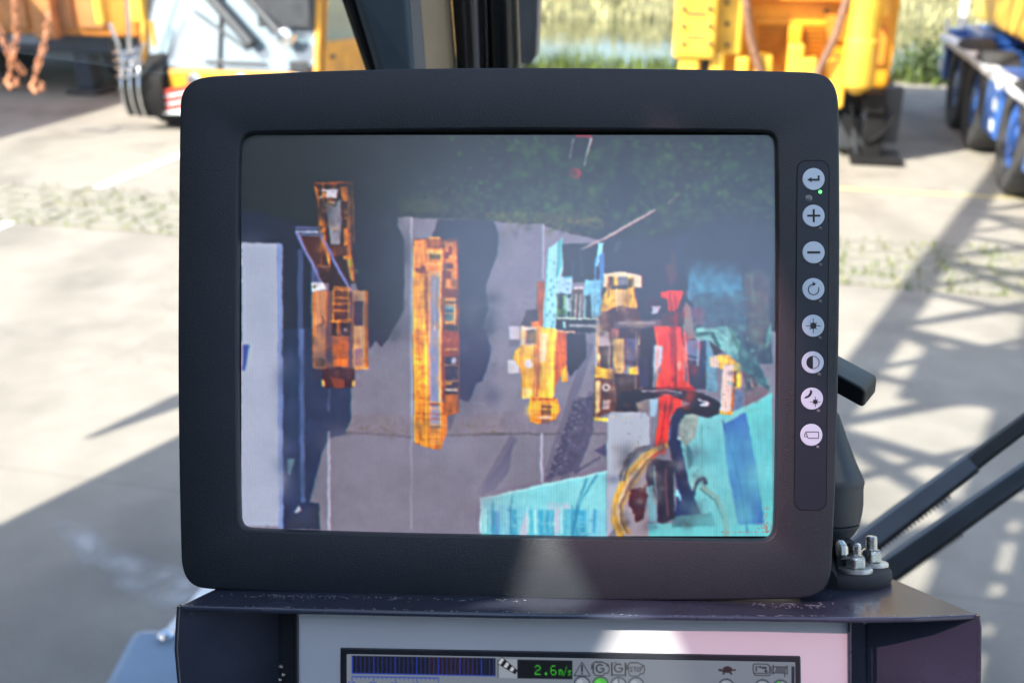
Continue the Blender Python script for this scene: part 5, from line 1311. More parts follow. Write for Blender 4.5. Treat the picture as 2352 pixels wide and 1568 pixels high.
root = thing("carrier_deck", "light blue carrier deck of this crane just outside the windscreen", "deck", (0, 1.6, 0))
MB().span((-.93, 1.25, 1.0), (.88, 2.05, 1.2)).build("deck_plate", "blue_deck", root, bevel=.03)
MB().span((-.8, 1.3, .2), (.8, 1.95, 1.0)).build("deck_support", "dark_blue_steel", root, bevel=.02)
MB().lathe((-.83, 2.0, 1.2), (0, 0, 1), [(.02, 0), (.02, .012), (.012, .02)], 12).build("deck_glint", "chrome", root, 40)  # small chrome stud added as a white highlight on the deck
MB().span((-3.2, 2.1, .28), (-1.62, 2.52, .55)).build("outrigger_beam", "blue_deck", root, bevel=.03)
MB().span((-1.85, 2.15, .004), (-1.66, 2.45, .279)).build("outrigger_foot", "dark_blue_steel", root, bevel=.02)

# ------------------------------------------------------------------ cab materials
mat("bezel_plastic", (.0125, .016, .022), .46, var=.2, scale=25, bump=.7, bscale=1900, rvar=.08, spec=.6, dist=.0005)
mat("membrane", (.017, .021, .031), .42, var=.06, scale=30, rvar=.04)
mat("groove_black", (.004, .004, .005), .8, var=.1)
mat("button_white", (.62, .72, .80), .45, var=.03, scale=40)
mat("icon_black", (.012, .014, .018), .5, var=.1)
mat("sensor_grey", (.2, .22, .24), .25, var=.1)
mat("led_off", (.16, .17, .18), .4, var=.1)
emit_mat("led_green", .8, None, (.12, 1.0, .2))
mat("console_paint", (.040, .046, .072), .26, var=.22, scale=14, bump=.05, bscale=300, spec=.6, coat=.35)
mat("panel_white", (.60, .60, .62), .42, var=.03, scale=12, rvar=.05)
mat("frame_dark", (.018, .020, .026), .4, var=.1, scale=20)
mat("zinc", (.62, .62, .60), .28, 1.0, var=.2, scale=160, rvar=.12, bump=.1, bscale=900, dist=.0002)
mat("washer_zinc", (.66, .64, .60), .42, .9, var=.2, scale=200, rvar=.1)
mat("rubber", (.028, .027, .032), .72, var=.3, scale=60, bump=.2, bscale=700, dist=.0003)
mat("lever_black", (.012, .015, .018), .5, var=.12, scale=40, bump=.15, bscale=1500, dist=.0002)
mat("grip_grey", (.026, .032, .044), .5, var=.12, scale=30, bump=.2, bscale=1800, dist=.0002)
mat("cab_trim", (.09, .125, .145), .6, var=.12, scale=15, bump=.2, bscale=700, dist=.0006)
mat("warm_lit_beige", (.50, .36, .22), .6, var=.1, scale=20, bump=.25, bscale=600, dist=.0006)  # warm light on the pillar's right side, put into the colour
mat("lit_grey", (.23, .215, .205), .55, var=.1, scale=20, bump=.25, bscale=600, dist=.0006)  # lighter grey: the light these facets catch is in the colour
mat("seal_black", (.006, .006, .007), .55, var=.2, scale=40)
mat("tube_black", (.008, .010, .010), .22, var=.2, scale=30)
mat("cab_shell", (.22, .225, .23), .55, var=.15, scale=6)
mat("wiper_grey", (.15, .165, .19), .45, var=.12, scale=20)
mat("wiper_black", (.010, .012, .013), .45, var=.2, scale=30)
mat("scuff", (.5, .5, .5), .8, var=.3, scale=300)
mat("rust_speck", (.42, .2, .12), .8, var=.3, scale=300)
glass_mat("windscreen_glass", (.93, .955, .95), .05, 0.0, .004)
glass_mat("windscreen_upper", (.93, .955, .95), .05, 0.0, .03)
fm = glass_mat("pink_film", (.58, .43, .49), .05)

# ------------------------------------------------------------------ monitor plane: leans back with the line of sight, yawed three degrees
MN = (FWD * -1 + RGT * -math.tan(R(3.0))).normalized()         # towards the seat
M0 = C(CX, CY, .58)
def mon(px, py, off=0.0):
    return hit(px, py, M0, MN) + MN * off

def chaikin(p, n=3):
    for _ in range(n):
        q = []
        for a, b in zip(p, p[1:] + p[:1]):
            q += [(a[0] * .75 + b[0] * .25, a[1] * .75 + b[1] * .25), (a[0] * .25 + b[0] * .75, a[1] * .25 + b[1] * .75)]
        p = q
    return p

def radial(poly, cx, cy, n, grow=0.0):
    """resample a star shaped outline at n equal angles round (cx, cy)"""
    out = []
    m = len(poly)
    for k in range(n):
        t = 2 * math.pi * k / n; dx, dy = math.cos(t), math.sin(t)
        best = None
        for i in range(m):
            (x1, y1), (x2, y2) = poly[i], poly[(i + 1) % m]
            ex, ey = x2 - x1, y2 - y1
            den = dx * ey - dy * ex
            if abs(den) < 1e-9: continue
            s = ((x1 - cx) * ey - (y1 - cy) * ex) / den
            u = ((x1 - cx) * dy - (y1 - cy) * dx) / den
            if s > 0 and -1e-6 <= u <= 1 + 1e-6 and (best is None or s < best): best = s
        out.append((cx + dx * best, cy + dy * best))
    if grow:
        g = []
        for i in range(n):
            a, b = out[i - 1], out[(i + 1) % n]
            tx, ty = b[0] - a[0], b[1] - a[1]; d = math.hypot(tx, ty) or 1
            g.append((out[i][0] + ty / d * grow, out[i][1] - tx / d * grow))
        out = g
    return out

OUT = [(412, 245), (409, 480), (407, 784), (409, 1040), (414, 1270), (416, 1300), (426, 1330), (448, 1349), (484, 1354), (520, 1355), (800, 1368), (1176, 1377), (1500, 1380), (1800, 1377), (1838, 1376), (1874, 1369), (1897, 1352), (1909, 1326), (1912, 1292),
       (1921, 1100), (1926, 900), (1930, 650), (1930, 440), (1928, 250), (1926, 220), (1917, 192), (1898, 173), (1868, 165), (1840, 164), (1560, 157), (1176, 154), (800, 159), (520, 172), (480, 174), (447, 181), (425, 198), (414, 222)]
INN = [(549, 350), (546, 600), (545, 784), (546, 1000), (549, 1180), (551, 1200), (560, 1212), (580, 1216), (900, 1226), (1176, 1231), (1500, 1237), (1740, 1240), (1764, 1238), (1777, 1226), (1780, 1205), (1784, 1000), (1786, 784), (1786, 550), (1784, 340), (1782, 318), (1772, 306), (1752, 302), (1500, 299), (1176, 297), (850, 301), (600, 305), (574, 307), (558, 315), (551, 330)]
OUT, INN = chaikin(OUT, 2), chaikin(INN, 2)
N = 720
MCX, MCY = 1168, 768
def oring(g, off): return [mon(x, y, off) for x, y in radial(OUT, MCX, MCY, N, g)]
def iring(g, off): return [mon(x, y, off) for x, y in radial(INN, MCX, MCY, N, g)]

monitor = thing("monitor", "black crane camera monitor with rounded bezel and a column of round buttons", "monitor", mon(1176, 1377, -.03))
hs = MB()
hs.loft([iring(0, -.0075), iring(0, -.003), iring(1.5, -.0012), iring(4, -.0003), iring(7, 0), oring(-7, 0), oring(-3.5, -.00025), oring(-1.2, -.0008), oring(0, -.0018), oring(0, -.020), oring(-8, -.026), oring(-90, -.034), oring(-200, -.038)], False, True)
hs.build("housing", "bezel_plastic", monitor, 50)
# screen: lit picture behind the front edge of the bezel
E0 = .92 / 2 ** EXPOSURE
PX0, PY0, PX1, PY1 = 595 * .91875, 332 * .91875, 1947 * .91875, 1345 * .91875
def at_screen(s, t):
    return mon(PX0 + (PX1 - PX0) * s, PY0 + (PY1 - PY0) * t, -.0052)
screen = picture_mesh("screen", camera_picture(), at_screen, emit_mat("screen_glow", E0, "picture", rough=.24, ior=2.25, base=(.006, .007, .009)), monitor)
screen["label"] = "lit screen showing yellow, turquoise and red cranes from above"
# grime at the lower corner of the screen
gm = MB()
for i in range(150):
    t = random.random()
    if random.random() < .5: x, y = 1640 + 128 * t ** .5, 1226 - abs(random.gauss(0, 1.6))
    else: x, y = 1770 - abs(random.gauss(0, 5)) , 1224 - 60 * t ** 2.2
    if random.random() < .3: x, y = 1766 - abs(random.gauss(0, 14)), 1220 - abs(random.gauss(0, 12))
    r_ = random.uniform(.5, 1.5); p = mon(x, y, -.0049)
    gm.add([p + RGT * r_ * .00025 * math.cos(a) + UPV * r_ * .00025 * math.sin(a) for a in (0, 1.3, 2.4, 3.6, 5)], [(0, 1, 2, 3, 4)])
gm.build("grime", "rust_speck", monitor)["kind"] = "stuff"

# dust and small knocks on the bezel
du = MB()
for i in range(240):
    while True:
        x, y = random.uniform(425, 1915), random.uniform(175, 1370)
        if not (540 < x < 1792 and 290 < y < 1246): break
    r_ = random.uniform(.25, .8) * (2.2 if random.random() < .06 else 1); p = mon(x, y, .00006)
    if random.random() < .12:
        d_ = RGT * math.cos(i) + UPV * math.sin(i); n_ = RGT * -math.sin(i) + UPV * math.cos(i)
        du.add([p - d_ * .0014, p + n_ * .00008, p + d_ * .0014, p - n_ * .00008], [(0, 1, 2, 3)])
    else:
        du.add([p + RGT * r_ * .00022 * math.cos(a) + UPV * r_ * .00022 * math.sin(a) for a in (0, 1.3, 2.4, 3.6, 5)], [(0, 1, 2, 3, 4)])
du.build("dust_specks", mat("dust", (.12, .125, .13), .9, var=.3, scale=400), monitor)["kind"] = "stuff"
# button strip
def round_rect(x0, y0, x1, y1, r, sk=0.0, n=6):
    pts = []
    for cx, cy, a0 in ((x1 - r, y0 + r, -90), (x1 - r, y1 - r, 0), (x0 + r, y1 - r, 90), (x0 + r, y0 + r, 180)):
        for k in range(n + 1):
            a = R(a0 + 90 * k / n); pts.append((cx + r * math.cos(a), cy + r * math.sin(a)))
    return [(x + sk * (y - y0), y) for x, y in pts]
gr = round_rect(1829.5, 368, 1905.5, 1172, 22, -.0085); pl = round_rect(1832, 370.5, 1903, 1169.5, 20, -.0085)
MB().sheet([mon(x, y, .00008) for x, y in gr], [[mon(x, y, .00008) for x, y in round_rect(1833, 371.5, 1902, 1168.5, 20, -.0085)]], MN * .00006).build("strip_groove", "groove_black", monitor)
MB().prism([mon(x, y, -.0002) for x, y in pl], MN * .0006).build("button_strip", "membrane", monitor)
PXM = .58 / FPX
def flat(name, pts, off, thick, m, par):
    return MB().prism([mon(x, y, off) for x, y in pts], MN * thick).build(name, m, par)
def disc_pts(x, y, r, n=40): return [(x + r * math.cos(2 * math.pi * k / n), y - r * math.sin(2 * math.pi * k / n)) for k in range(n)]
class Icon(MB):
    def pg(s, pts): return s.prism([mon(x, y, .00105) for x, y in pts], MN * .00012)
    def ln(s, pts, w):
        for (x1, y1), (x2, y2) in zip(pts[:-1], pts[1:]):
            d = math.hypot(x2 - x1, y2 - y1); nx, ny = -(y2 - y1) / d * w / 2, (x2 - x1) / d * w / 2
            s.pg([(x1 + nx, y1 + ny), (x2 + nx, y2 + ny), (x2 - nx, y2 - ny), (x1 - nx, y1 - ny)])
        return s
    def arc(s, x, y, r, w, a0, a1, n=28):
        p = [(x + r * math.cos(R(a0 + (a1 - a0) * k / n)), y + r * math.sin(R(a0 + (a1 - a0) * k / n))) for k in range(n + 1)]
        inner = [(x + (r - w) * math.cos(R(a0 + (a1 - a0) * k / n)), y + (r - w) * math.sin(R(a0 + (a1 - a0) * k / n))) for k in range(n + 1)]
        for k in range(n): s.pg([p[k], p[k + 1], inner[k + 1], inner[k]])
        return s
def ic_enter(i, x, y):
    i.pg([(x + 9, y - 8), (x + 13.5, y - 8), (x + 13.5, y + 4), (x - 5, y + 4), (x - 5, y + 7.5), (x - 15, y + 1.5), (x - 5, y - 4), (x - 5, y - .6), (x + 9, y - .6)])
def ic_plus(i, x, y):
    i.pg([(x - 15, y - 2.3), (x - 2.3, y - 2.3), (x - 2.3, y - 15), (x + 2.3, y - 15), (x + 2.3, y - 2.3), (x + 15, y - 2.3), (x + 15, y + 2.3), (x + 2.3, y + 2.3), (x + 2.3, y + 15), (x - 2.3, y + 15), (x - 2.3, y + 2.3), (x - 15, y + 2.3)])
def ic_minus(i, x, y): i.pg([(x - 15, y - 2.5), (x + 15, y - 2.5), (x + 15, y + 2.5), (x - 15, y + 2.5)])
def ic_cycle(i, x, y):
    i.arc(x, y + 1, 13, 2.0, -25, 265); i.pg([(x - 2, y - 17), (x + 6, y - 11), (x - 2, y - 7)])
def ic_sun(i, x, y, r=7.2, l=17, w=1.3):
    i.pg(disc_pts(x, y, r, 24))
    for k in range(8):
        a = R(45 * k); e = l if k % 2 == 0 else l * .66
        i.ln([(x + math.cos(a) * r * .9, y + math.sin(a) * r * .9), (x + math.cos(a) * e, y + math.sin(a) * e)], w)
def ic_contrast(i, x, y):
    i.arc(x, y, 15, 1.5, 0, 360, 40); i.pg([(x, y - 14.5)] + [(x + 14.5 * math.cos(R(a)), y + 14.5 * math.sin(R(a))) for a in range(265, 90, -8)] + [(x, y + 14.5)])
def ic_night(i, x, y):
    ic_sun(i, x + 7, y + 7, 5.2, 12, 1.2)
    a_ = [(x - 14 + 18 * math.cos(R(a)), y - 15 + 18 * math.sin(R(a))) for a in range(-2, 96, 7)]
    b_ = [(x - 15 + 13.5 * math.cos(R(a)) * 1.28, y - 17 + 13.5 * math.sin(R(a))) for a in range(92, -2, -7)]
    i.pg([(x - 4, y - 21)] + [(x - 17 + 17 * math.cos(R(a)), y - 17 + 16 * math.sin(R(a))) for a in range(0, 100, 8)] + [(x - 17 + 12 * math.cos(R(a)), y - 19 + 14 * math.sin(R(a))) for a in range(80, -10, -10)])
def ic_camera(i, x, y):
    i.ln([(x - 13, y - 7), (x + 16, y - 7), (x + 16, y + 7.5), (x - 8, y + 7.5), (x - 13.6, y - 7.6)], 1.5); i.ln([(x - 12, y - 3), (x - 16, y - 3), (x - 16, y + 4), (x - 9, y + 4)], 1.4)
BT = [(1868, 412, ic_enter, (1883.5, 441)), (1868, 496, ic_plus, (1884, 525)), (1868, 580, ic_minus, (1884, 608)), (1867.5, 664, ic_cycle, (1883, 692)), (1867, 748, ic_sun, (1882.5, 776)), (1866, 832, ic_contrast, (1881, 859)), (1864.5, 915, ic_night, (1879.5, 943)), (1863, 998, ic_camera, (1878, 1026))]
for x, y, f_, (lx, ly) in BT:
    b_ = MB().loft([[mon(px, py, .0003) for px, py in disc_pts(x, y, 25.4)], [mon(px, py, .0008) for px, py in disc_pts(x, y, 25.2)], [mon(px, py, .001) for px, py in disc_pts(x, y, 24.4)]], True, True).build("button", "button_white", monitor, 30)
    i_ = Icon(); f_(i_, x, y); i_.build("icon", "icon_black", b_)
    on = y < 450
    MB().lathe(mon(lx, ly, .0003), MN, [(PXM * 4, 0), (PXM * 4, .0002), (PXM * 2.4, .0006)], 16).build("indicator_lamp", "led_green" if on else "led_off", monitor, 60)
MB().lathe(mon(1857, 456, .0003), MN, [(PXM * 8.5, 0), (PXM * 8, .0004), (PXM * 4, .0010), (PXM * .5, .0012)], 24).build("light_sensor", "sensor_grey", monitor, 60)

# ------------------------------------------------------------------ console: top plate, flared wings, white panel, gauge display
PN = (UPV + RGT * .012).normalized()
PL0 = EYE + FWD * .555 + UPV * -.1447
def plate(px, py, h=0.0): return hit(px, py, PL0 + PN * h, PN)
def cf(X, V, D): return EYE + RGT * X + UPV * V + FWD * D
def plv(X): return -.1447 - .012 * X
console = thing("console", "dark blue steel instrument console with white panel, supporting the monitor", "console", cf(.03, -.3, .62))
front = []
for px, py in ((412, 1390), (700, 1398), (1176, 1408), (1700, 1414), (1950, 1418), (2100, 1417), (2243, 1411)):
    q = plate(px, py); d = (q - EYE).dot(FWD); front.append(((q - EYE).dot(RGT), d))
plate_poly = front + [(.2522, .556), (.2383, .634), (.226, .70), (-.155, .70), (-.1721, .590)]
top = [cf(X, plv(X), D) for X, D in plate_poly]
MB().prism(top, PN * -.003).build("top_plate", "console_paint", console, bevel=.0012, seg=3)
# scuffs and rust along the front edge and under the monitor
sc_ = MB()
for i in range(260):
    k = random.random()
    if k < .55: x = random.choice((random.gauss(680, 90), random.uniform(560, 1250))); y = 1362 + (x - 500) * .021 + abs(random.gauss(0, 3.5))
    elif k < .8: x = random.uniform(430, 2230); y = 1390 + (x - 412) * .021 - abs(random.gauss(0, 1.5)) if x < 1500 else 1413
    else: x = random.gauss(1840, 60); y = 1390 + random.gauss(0, 3)
    p = plate(x, y, .00025)
    L = random.uniform(.0003, .0012) * (4 if random.random() < .06 else 1); W = random.uniform(.0002, .0006)
    a = random.uniform(-.5, .5)
    ax, ay = RGT * math.cos(a) + FWD * math.sin(a), FWD * math.cos(a) - RGT * math.sin(a)
    sc_.add([p - ax * L, p + ay * W * .6 - ax * L * .2, p + ax * L, p - ay * W], [(0, 1, 2, 3)])
sc_.build("scuff_marks", "scuff", console)["kind"] = "stuff"
rs_ = MB()
for i in range(90):
    x = random.choice((random.uniform(680, 1150), random.uniform(1700, 1960), random.gauss(1830, 40)))
    p = cf(*(lambda q: ((q - EYE).dot(RGT), (q - EYE).dot(UPV) - .0008 - random.random() * .0014, .5535))(plate(x, 1410)))
    p = hit(x, 1398 + (x - 700) * .016 + random.uniform(1.5, 8), cf(0, 0, .5532), FWD)
    r_ = random.uniform(.0002, .0006)
    rs_.add([p + RGT * r_ * math.cos(a) * 1.8 + UPV * r_ * math.sin(a) for a in (0, 1.4, 2.5, 3.7, 5)], [(0, 1, 2, 3, 4)])
rs_.build("rust_spots", "rust_speck", console)["kind"] = "stuff"
# panel plane, slightly behind the front edge
PD = .5585
def pan(px, py, off=0.0): return C(px, py, PD) + FWD * -off
def poly_px(pts, off=0.0): return [pan(x, y, off) for x, y in pts]
MB().prism(poly_px([(684, 1402), (1948, 1424), (1950, 1800), (684, 1800)]), FWD * .004).build("front_panel", "panel_white", console, bevel=.0008)
# side edges: folded steel returns beside the panel
def cprism(pts, thick, name, m, par=console, bev=.0006):
    return MB().prism(pts, thick).build(name, m, par, bevel=bev)
cprism([C(632, 1398, .578), C(700, 1398, .578), C(700, 1800, .578), C(632, 1800, .578)], FWD * .003, "side_channel", "frame_dark")
cprism([C(1930, 1420, .578), C(1996, 1420, .578), C(1996, 1800, .578), C(1930, 1800, .578)], FWD * .003, "side_channel", "console_paint")
MB().tube([C(1951, 1424, .5572), C(1953, 1800, .5572)], .0011, 8).build("panel_edge", "console_paint", console, 60)
MB().tube([C(682, 1404, .5572), C(682, 1800, .5572)], .0009, 8).build("panel_edge", "frame_dark", console, 60)
# wings
wl = [C(411, 1391, .556), C(408, 1430, .556), C(405, 1490, .556), C(412, 1568, .557), C(430, 1800, .56)]
wi = [C(642, 1399, .577), C(642, 1430, .577), C(642, 1490, .577), C(642, 1568, .577), C(642, 1800, .577)]
MB().loft([wl, wi, [p + FWD * .003 for p in wi], [p + FWD * .003 + RGT * -.001 for p in wl], wl], False, False, False).build("wing", "console_paint", console, 40)
wr_ = [C(2246, 1412, .553), C(2250, 1440, .553), C(2249, 1568, .553), C(2245, 1800, .555)]
wi = [C(1992, 1422, .577), C(1992, 1440, .577), C(1992, 1568, .577), C(1992, 1800, .577)]
MB().loft([wr_, wi, [p + FWD * .003 for p in wi], [p + FWD * .003 + RGT * .001 for p in wr_], wr_], False, False, False).build("wing", "console_paint", console, 40)
MB().tube(wl, .0011, 8).build("wing_edge", "console_paint", console, 60)
MB().tube(wr_, .0011, 8).build("wing_edge", "console_paint", console, 60)
for x, y in ((645, 1530), (650, 1548), (643, 1560), (1985, 1428)):
    MB().lathe(C(x, y, .577), -FWD, [(.0014, 0), (.0012, .0008), (.0004, .0014)], 10).build("weld_bead", "zinc", console, 60)
# gauge display with its dark frame
gd = MB().sheet(poly_px([(782, 1486), (1838, 1505), (1843, 1800), (782, 1800)], .0006), [poly_px([(797, 1501), (1826, 1519.5), (1829, 1790), (797, 1790)], .0006)], FWD * .004)
disp = gd.build("gauge_display", "frame_dark", console, bevel=.0006)
def at_gauge(s, t):
    zx = 48 + (2300 - 48) * s; zy = 60 + (330 - 60) * t + .018 * (zx - 78)
    return pan((840 + zx * .5017) * .91875, (1600 + zy * .5017) * .91875, .0002)
picture_mesh("gauge_screen", gauge_picture(), at_gauge, emit_mat("gauge_glow", E0 * .72, "picture", rough=.3, base=(.02, .02, .022)), disp)

# ------------------------------------------------------------------ swivel mount behind the monitor with lever, bolts and pad
mount = thing("monitor_mount", "black swivel mount with clamping lever standing on a rubber pad", "mount", plate(1930, 1335))
pc = plate(1925, 1327)
pad = MB()
padr = .0315
pad.lathe(pc, PN, [(padr * .97, .0), (padr, .002), (padr, .0062), (padr * .97, .0078), (padr * .5, .0082)], 48)
pad.build("rubber_pad", "rubber", mount, 50)
def bolt(px, py, h, sh):
    b0 = plate(px, py, .0082)
    MB().lathe(b0, PN, [(.0102, 0), (.0102, .0017), (.0098, .0020), (.006, .0021)], 32).build("washer", "washer_zinc", mount, 50)
    nt = MB()
    hexr = lambda r, z, n=6: [b0 + PN * z + (RGT * math.cos(R(60 * k + 12)) + PN.cross(RGT) * math.sin(R(60 * k + 12))) * r for k in range(n)]
    nt.loft([hexr(.0058, .0021), hexr(.0066, .0030), hexr(.0066, .0076), hexr(.0057, .0092), hexr(.0046, .0098)], True, True)
    n_ = nt.build("nut", "zinc", mount, bevel=.0006)
    prof = [(.0034, .0096)]
    z = .0098
    while z < .0098 + sh:
        prof += [(.0036, z), (.0036, z + .0004), (.0030, z + .0008), (.0030, z + .0010)]; z += .0013
    prof += [(.0033, z), (.0026, z + .0005)]
    MB().lathe(b0, PN, prof, 20).build("stud", "zinc", mount, 50)
bolt(1964, 1311, 0, .0052)
bolt(2001, 1297, 0, .0072)
# grip shaped cover
prof = []
ax0, ax1 = C(1880, 1246, .662), C(1880, 936, .662)
kx = .662 / FPX
for y, xr in ((1247, 1905), (1244, 1925), (1237, 1945), (1222, 1958), (1204, 1969), (1200, 1970), (1198, 1966), (1195, 1971), (1170, 1976), (1150, 1978), (1120, 1978), (1112, 1979), (1104, 1981), (1090, 1976), (1060, 1963), (1030, 1952), (990, 1938), (950, 1925), (936, 1905)):
    prof.append(((xr - 1880) * kx, (1247 - y) * kx))
MB().lathe(ax0, UPV, prof, 36).build("grip_cover", "grip_grey", mount, 40)
MB().tube([C(1880, 1250, .662), plate(1880, 1335, .004)], .011, 16).build("mount_post", "lever_black", mount, 50)
A, B, C_, D_ = C(2016, 862, .634), C(1988, 896, .606), C(1983, 939, .618), C(2012, 903, .646)
off = C(1880, 790, .652) - C(2016, 862, .634)
MB().quadbox([B + off, C_ + off, D_ + off, A + off, B, C_, D_, A]).build("clamping_lever", "lever_black", mount, bevel=.003, seg=4)
MB().box(C(1936, 1268, .63), (.012, .016, .012), (RGT, UPV, FWD)).build("clamp_block", "lever_black", mount, bevel=.001)
MB().lathe(C(1925, 1262, .612), RGT, [(.006, 0), (.006, .003), (.004, .005)], 6).build("clamp_screw", "zinc", mount, bevel=.0005)
for k in range(4):
    MB().box(C(1950, 1252 + k * 8, .634), (.006, .0011, .010), (RGT, UPV, FWD)).build("clamp_rib", "lever_black", mount)

# ------------------------------------------------------------------ cab shell: windscreen, pillar, roof, floor, walls
cab = thing("crane_cab", "dark grey cab frame whose upright pillar splits the windscreen", "cab", (0, .3, 1.25))
GY = 1.03
XW = .92
ZR, ZF = 3.72, 1.3
FS = 1.72                                # sill height under the windscreen
pL0, pL1 = atY(800, 0, GY).x, atY(1120, 0, GY).x
a0, a1 = atY(-140, 94, GY), atY(830, 236, GY)
sl = (a1.z - a0.z) / (a1.x - a0.x)
zl = lambda x: a0.z + sl * (x - a0.x)
xr = -.02
MB().prism([(-XW, GY, FS), (xr, GY, FS), (xr, GY, zl(xr) - .0004), (-XW, GY, zl(-XW) - .0004)], (0, .0003, 0)).build("window_pane", "windscreen_glass", cab)
MB().prism([(-XW, GY, zl(-XW)), (xr, GY, zl(xr)), (xr, GY, ZR), (-XW, GY, ZR)], (0, .0003, 0)).build("window_pane", "windscreen_upper", cab)
MB().prism([(.02, GY, FS), (XW, GY, FS), (XW, GY, ZR), (.02, GY, ZR)], (0, .006, 0)).build("window_pane", "windscreen_glass", cab)
MB().prism([(XW, GY - .05, FS), (XW, -.8, FS), (XW, -.8, ZR - .1), (XW, GY - .05, ZR - .1)], (.006, 0, 0)).build("window_pane", "windscreen_glass", cab)
MB().span((-XW, GY - .04, ZF), (XW, GY + .03, FS - .004)).build("front_sill", "cab_shell", cab, bevel=.01)
MB().span((-XW, -1.05, ZF - .06), (XW, GY - .05, ZF - .002)).build("cab_floor", "cab_shell", cab)
MB().sheet([(-XW - .05, -1.1, ZR), (XW + .05, -1.1, ZR), (XW + .05, GY + .06, ZR), (-XW - .05, GY + .06, ZR)], [[(-.72, -1.0, ZR), (.82, -1.0, ZR), (.82, .95, ZR), (-.72, .95, ZR)]], (0, 0, .05)).build("roof_panel", "cab_shell", cab)
MB().prism([(-.72, -1.0, ZR + .02), (.82, -1.0, ZR + .02), (.82, .95, ZR + .02), (-.72, .95, ZR + .02)], (0, 0, .006)).build("roof_window", "windscreen_glass", cab)
MB().sheet([(-XW, -1.05, ZF), (XW, -1.05, ZF), (XW, -1.05, ZR), (-XW, -1.05, ZR)], [[(-.44, -1.05, 3.22), (.88, -1.05, 3.22), (.88, -1.05, 3.70), (-.44, -1.05, 3.70)]], (0, -.04, 0)).build("rear_panel", mat("rear_lining", (.03, .032, .036), .8, var=.2, scale=6), cab)
for x in (XW - .03,):
    MB().span((x, GY - .06, ZF), (x + .06, GY + .05, ZR)).build("corner_post", "cab_shell", cab, bevel=.01)
MB().span((XW - .03, -1.0, ZF), (XW + .03, -.7, ZR)).build("corner_post", "cab_shell", cab, bevel=.01)
MB().span((XW - .02, -.7, ZF), (XW + .02, GY - .07, FS - .003)).build("side_sill", "cab_shell", cab, bevel=.01)
# unseen side wall: opening and pink film shaped to throw the sun patches
def wallpt(px, py, x=-XW):
    p = mon(px, py); t = (p.x - x) / SUN.x
    return p - SUN * t
hole = [(1578, 30), (1945, 905), (2750, 1500), (2750, 1840), (1330, 1840), (1512, 1452), (1425, 1440), (1172, 1436)]
hole2 = [(1692, 50), (1785, 50), (1772, 300)]
film = [(1578, 10), (1955, 905), (2770, 1500), (2770, 1860), (1760, 1860), (1590, 1446), (1404, 1446), (1250, 1165)]
outer = [(-XW, -1.05, ZF), (-XW, GY + .02, ZF), (-XW, GY + .02, ZR), (-XW, -1.05, ZR)]
MB().sheet(outer, [[wallpt(*p) for p in hole], [wallpt(*p) for p in hole2]], (-.012, 0, 0)).build("side_panel", "cab_shell", cab)
MB().prism([wallpt(*p, x=-XW - .014) for p in film], (-.002, 0, 0)).build("unseen_film", "pink_film", cab)

# pillar between the panes: padded trim, facets coloured as if lit, seals, conduit
def col_row(x0, x155, y):
    s = (x155 - x0) / 155
    if y < 0: return x0 + s * .45 * y
    return x0 + s * min(y, 300)
def pillar_part(name, cols, m, back=1.06, par=cab, bev=.003):
    rings = []
    for y in (-560, -250, 0, 155, 300, 700, 1250):
        f_ = [C(col_row(x0, x1, y), y, d) for x0, x1, d in cols]
        # keep the post upright: slide each row onto its own distance from the windscreen
        f_ = [atY(col_row(x0, x1, y), y, d) for x0, x1, d in cols]
        bk = [atY(col_row(cols[-1][0], cols[-1][1], y) - 2, y, back - .035), atY(col_row(cols[0][0], cols[0][1], y) + 2, y, back - .035)]
        rings.append(f_ + bk)
    return MB().loft(rings, True, True).build(name, m, par, bevel=bev)
pillar_part("pillar_seal", [(785, 838, .985), (800, 851, .975), (817, 864, .98)], "seal_black")
pillar_part("pillar", [(815, 862, .965), (828, 874, .955), (932, 946, .945), (942, 953, .95)], "cab_trim")
pillar_part("pillar_chamfer", [(940, 952, .9515), (966, 978, .962)], "lit_grey", bev=.001)  # facet coloured lighter for the light it catches
pillar_part("pillar_lit_face", [(964, 976, .963), (1020, 1032, .985), (1036, 1048, 1.0)], "warm_lit_beige", bev=.002)  # right face painted tan for the warm light on it
pillar_part("pillar_seal", [(1038, 1050, .995), (1062, 1070, .985), (1085, 1092, .995)], "seal_black", back=1.06)
def pipe(x0, x1, r, m, name):
    MB().tube([atY(col_row(x0, x1, y), y, .985) for y in (-560, -250, 0, 155, 300, 700, 1250)], r, 14).build(name, m, cab, 60)
pipe(1092, 1098, .0035, "lit_grey", "seal_highlight")  # highlight along the seal, painted as a strip of its own
pipe(1110, 1114, .006, "tube_black", "conduit")
pipe(1152, 1157, .0125, "tube_black", "conduit")
pipe(1187, 1193, .0016, "warm_lit_beige", "seal_highlight")  # orange-lit seal edge, painted as a thin strip

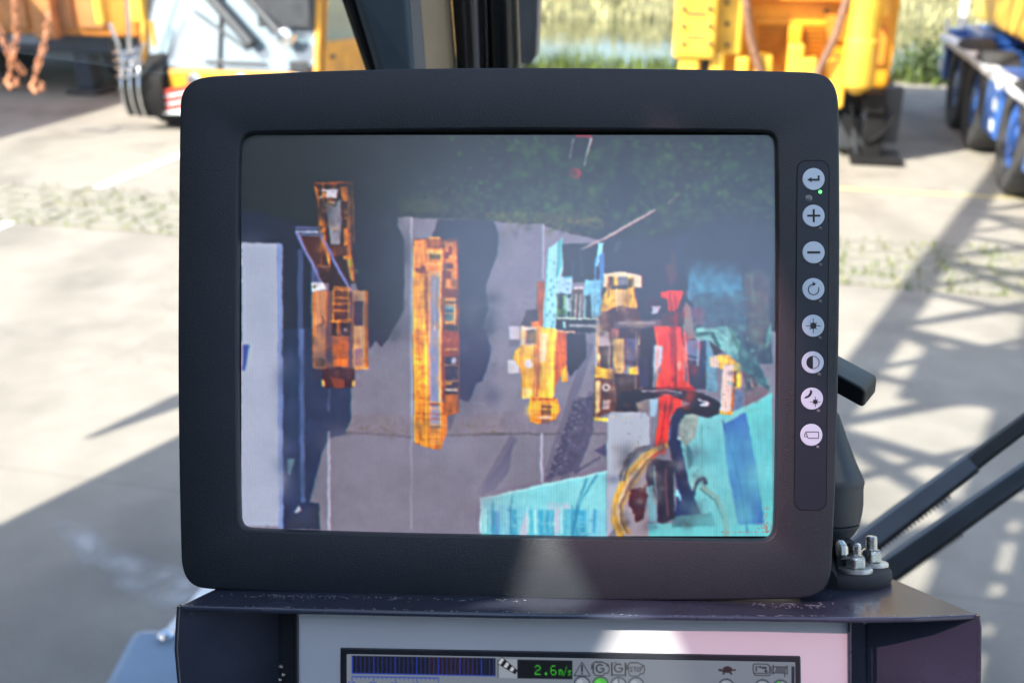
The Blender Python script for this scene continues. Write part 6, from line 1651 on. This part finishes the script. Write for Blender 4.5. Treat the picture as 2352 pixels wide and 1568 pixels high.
# outside mirror seen beyond the pillar
mir = thing("side_mirror", "grey side mirror hanging outside between pillar and river", "mirror", atY(1205, 60, 1.5))
p = atY(1204, 40, 1.5)
MB().loft([[p + Vector((dx * s_, dy * s_, z)) for dx, dy in ((-.022, -.02), (.018, -.024), (.024, .01), (.0, .03), (-.022, .02))] for z, s_ in ((-.062, .5), (-.05, .9), (-.01, 1.0), (.05, 1.05), (.16, 1.0), (.18, .6))], True, True).build("mirror_housing", "grey_plastic", mir, 40)
MB().tube([p + Vector((0, .01, .15)), p + Vector((-.05, .0, .5)), p + Vector((-.2, -.3, 1.0))], .012, 8).build("mirror_arm", "dark_steel", mir, 60)

# ------------------------------------------------------------------ wiper arms outside the right pane
def wiper(pa, pb, wide, label, yy, ch=.49):
    a, b = atY(*pa, yy), atY(*pb, yy)
    b = a + (b - a) * 1.5
    t = thing("wiper_arm", label, "wiper", a, 0, "wiper arms")
    d = (b - a).normalized(); up = Vector((0, -1, 0)).cross(d).normalized()
    if up.z < 0: up = -up
    ou = Vector((0, 1, 0))
    def sect(c, w, h): return [c - up * w * .5 - ou * h * .35, c - up * w * .02 - ou * h * .5, c + up * w * .5 + ou * h * .15, c + up * w * .44 + ou * h * .5, c - up * w * .44 + ou * h * .5]
    L = (b - a).length
    MB().loft([sect(a, wide * 1.1, .034), sect(a + d * L * .25, wide * 1.02, .032), sect(a + d * L * ch, wide * .8, .026)], True, True).build("arm_channel", "wiper_grey", t, bevel=.0014)
    MB().loft([sect(a + d * L * (ch - .005), wide * .72, .0235), sect(b, wide * .62, .018)], True, True).build("arm_rod", "wiper_black", t, bevel=.001)
    MB().prism([a - up * wide * .54 - ou * .0135, a - up * wide * .06 - ou * .0185, a + d * L * (ch - .003) - up * wide * .05 - ou * .0145, a + d * L * (ch - .003) - up * wide * .40 - ou * .0108], ou * .004).build("arm_insert", "wiper_black", t, bevel=.0006)
    pts = []
    nt_ = 26
    for k in range(nt_ * 8 + 1):
        s_ = .02 + .36 * k / (nt_ * 8); q = 2 * math.pi * k / 8
        pts.append(a + d * L * s_ - up * wide * (.30 - .1 * s_) - ou * .0165 + up * math.cos(q) * wide * .15 + ou * math.sin(q) * .003)
    MB().tube(pts, .0008, 5).build("spring", "wiper_black", t, 60)
    MB().tube([a - d * .02 + ou * .012, a - d * .02 - ou * .012], .012, 16).build("pivot_cap", "wiper_black", t, 50)
wiper((1930, 1292), (2352, 974), .0195, "upper of two black wiper arms outside the windscreen", 1.09)
wiper((1990, 1345), (2352, 1090), .0195, "lower of two black wiper arms outside the windscreen", 1.085, .72)
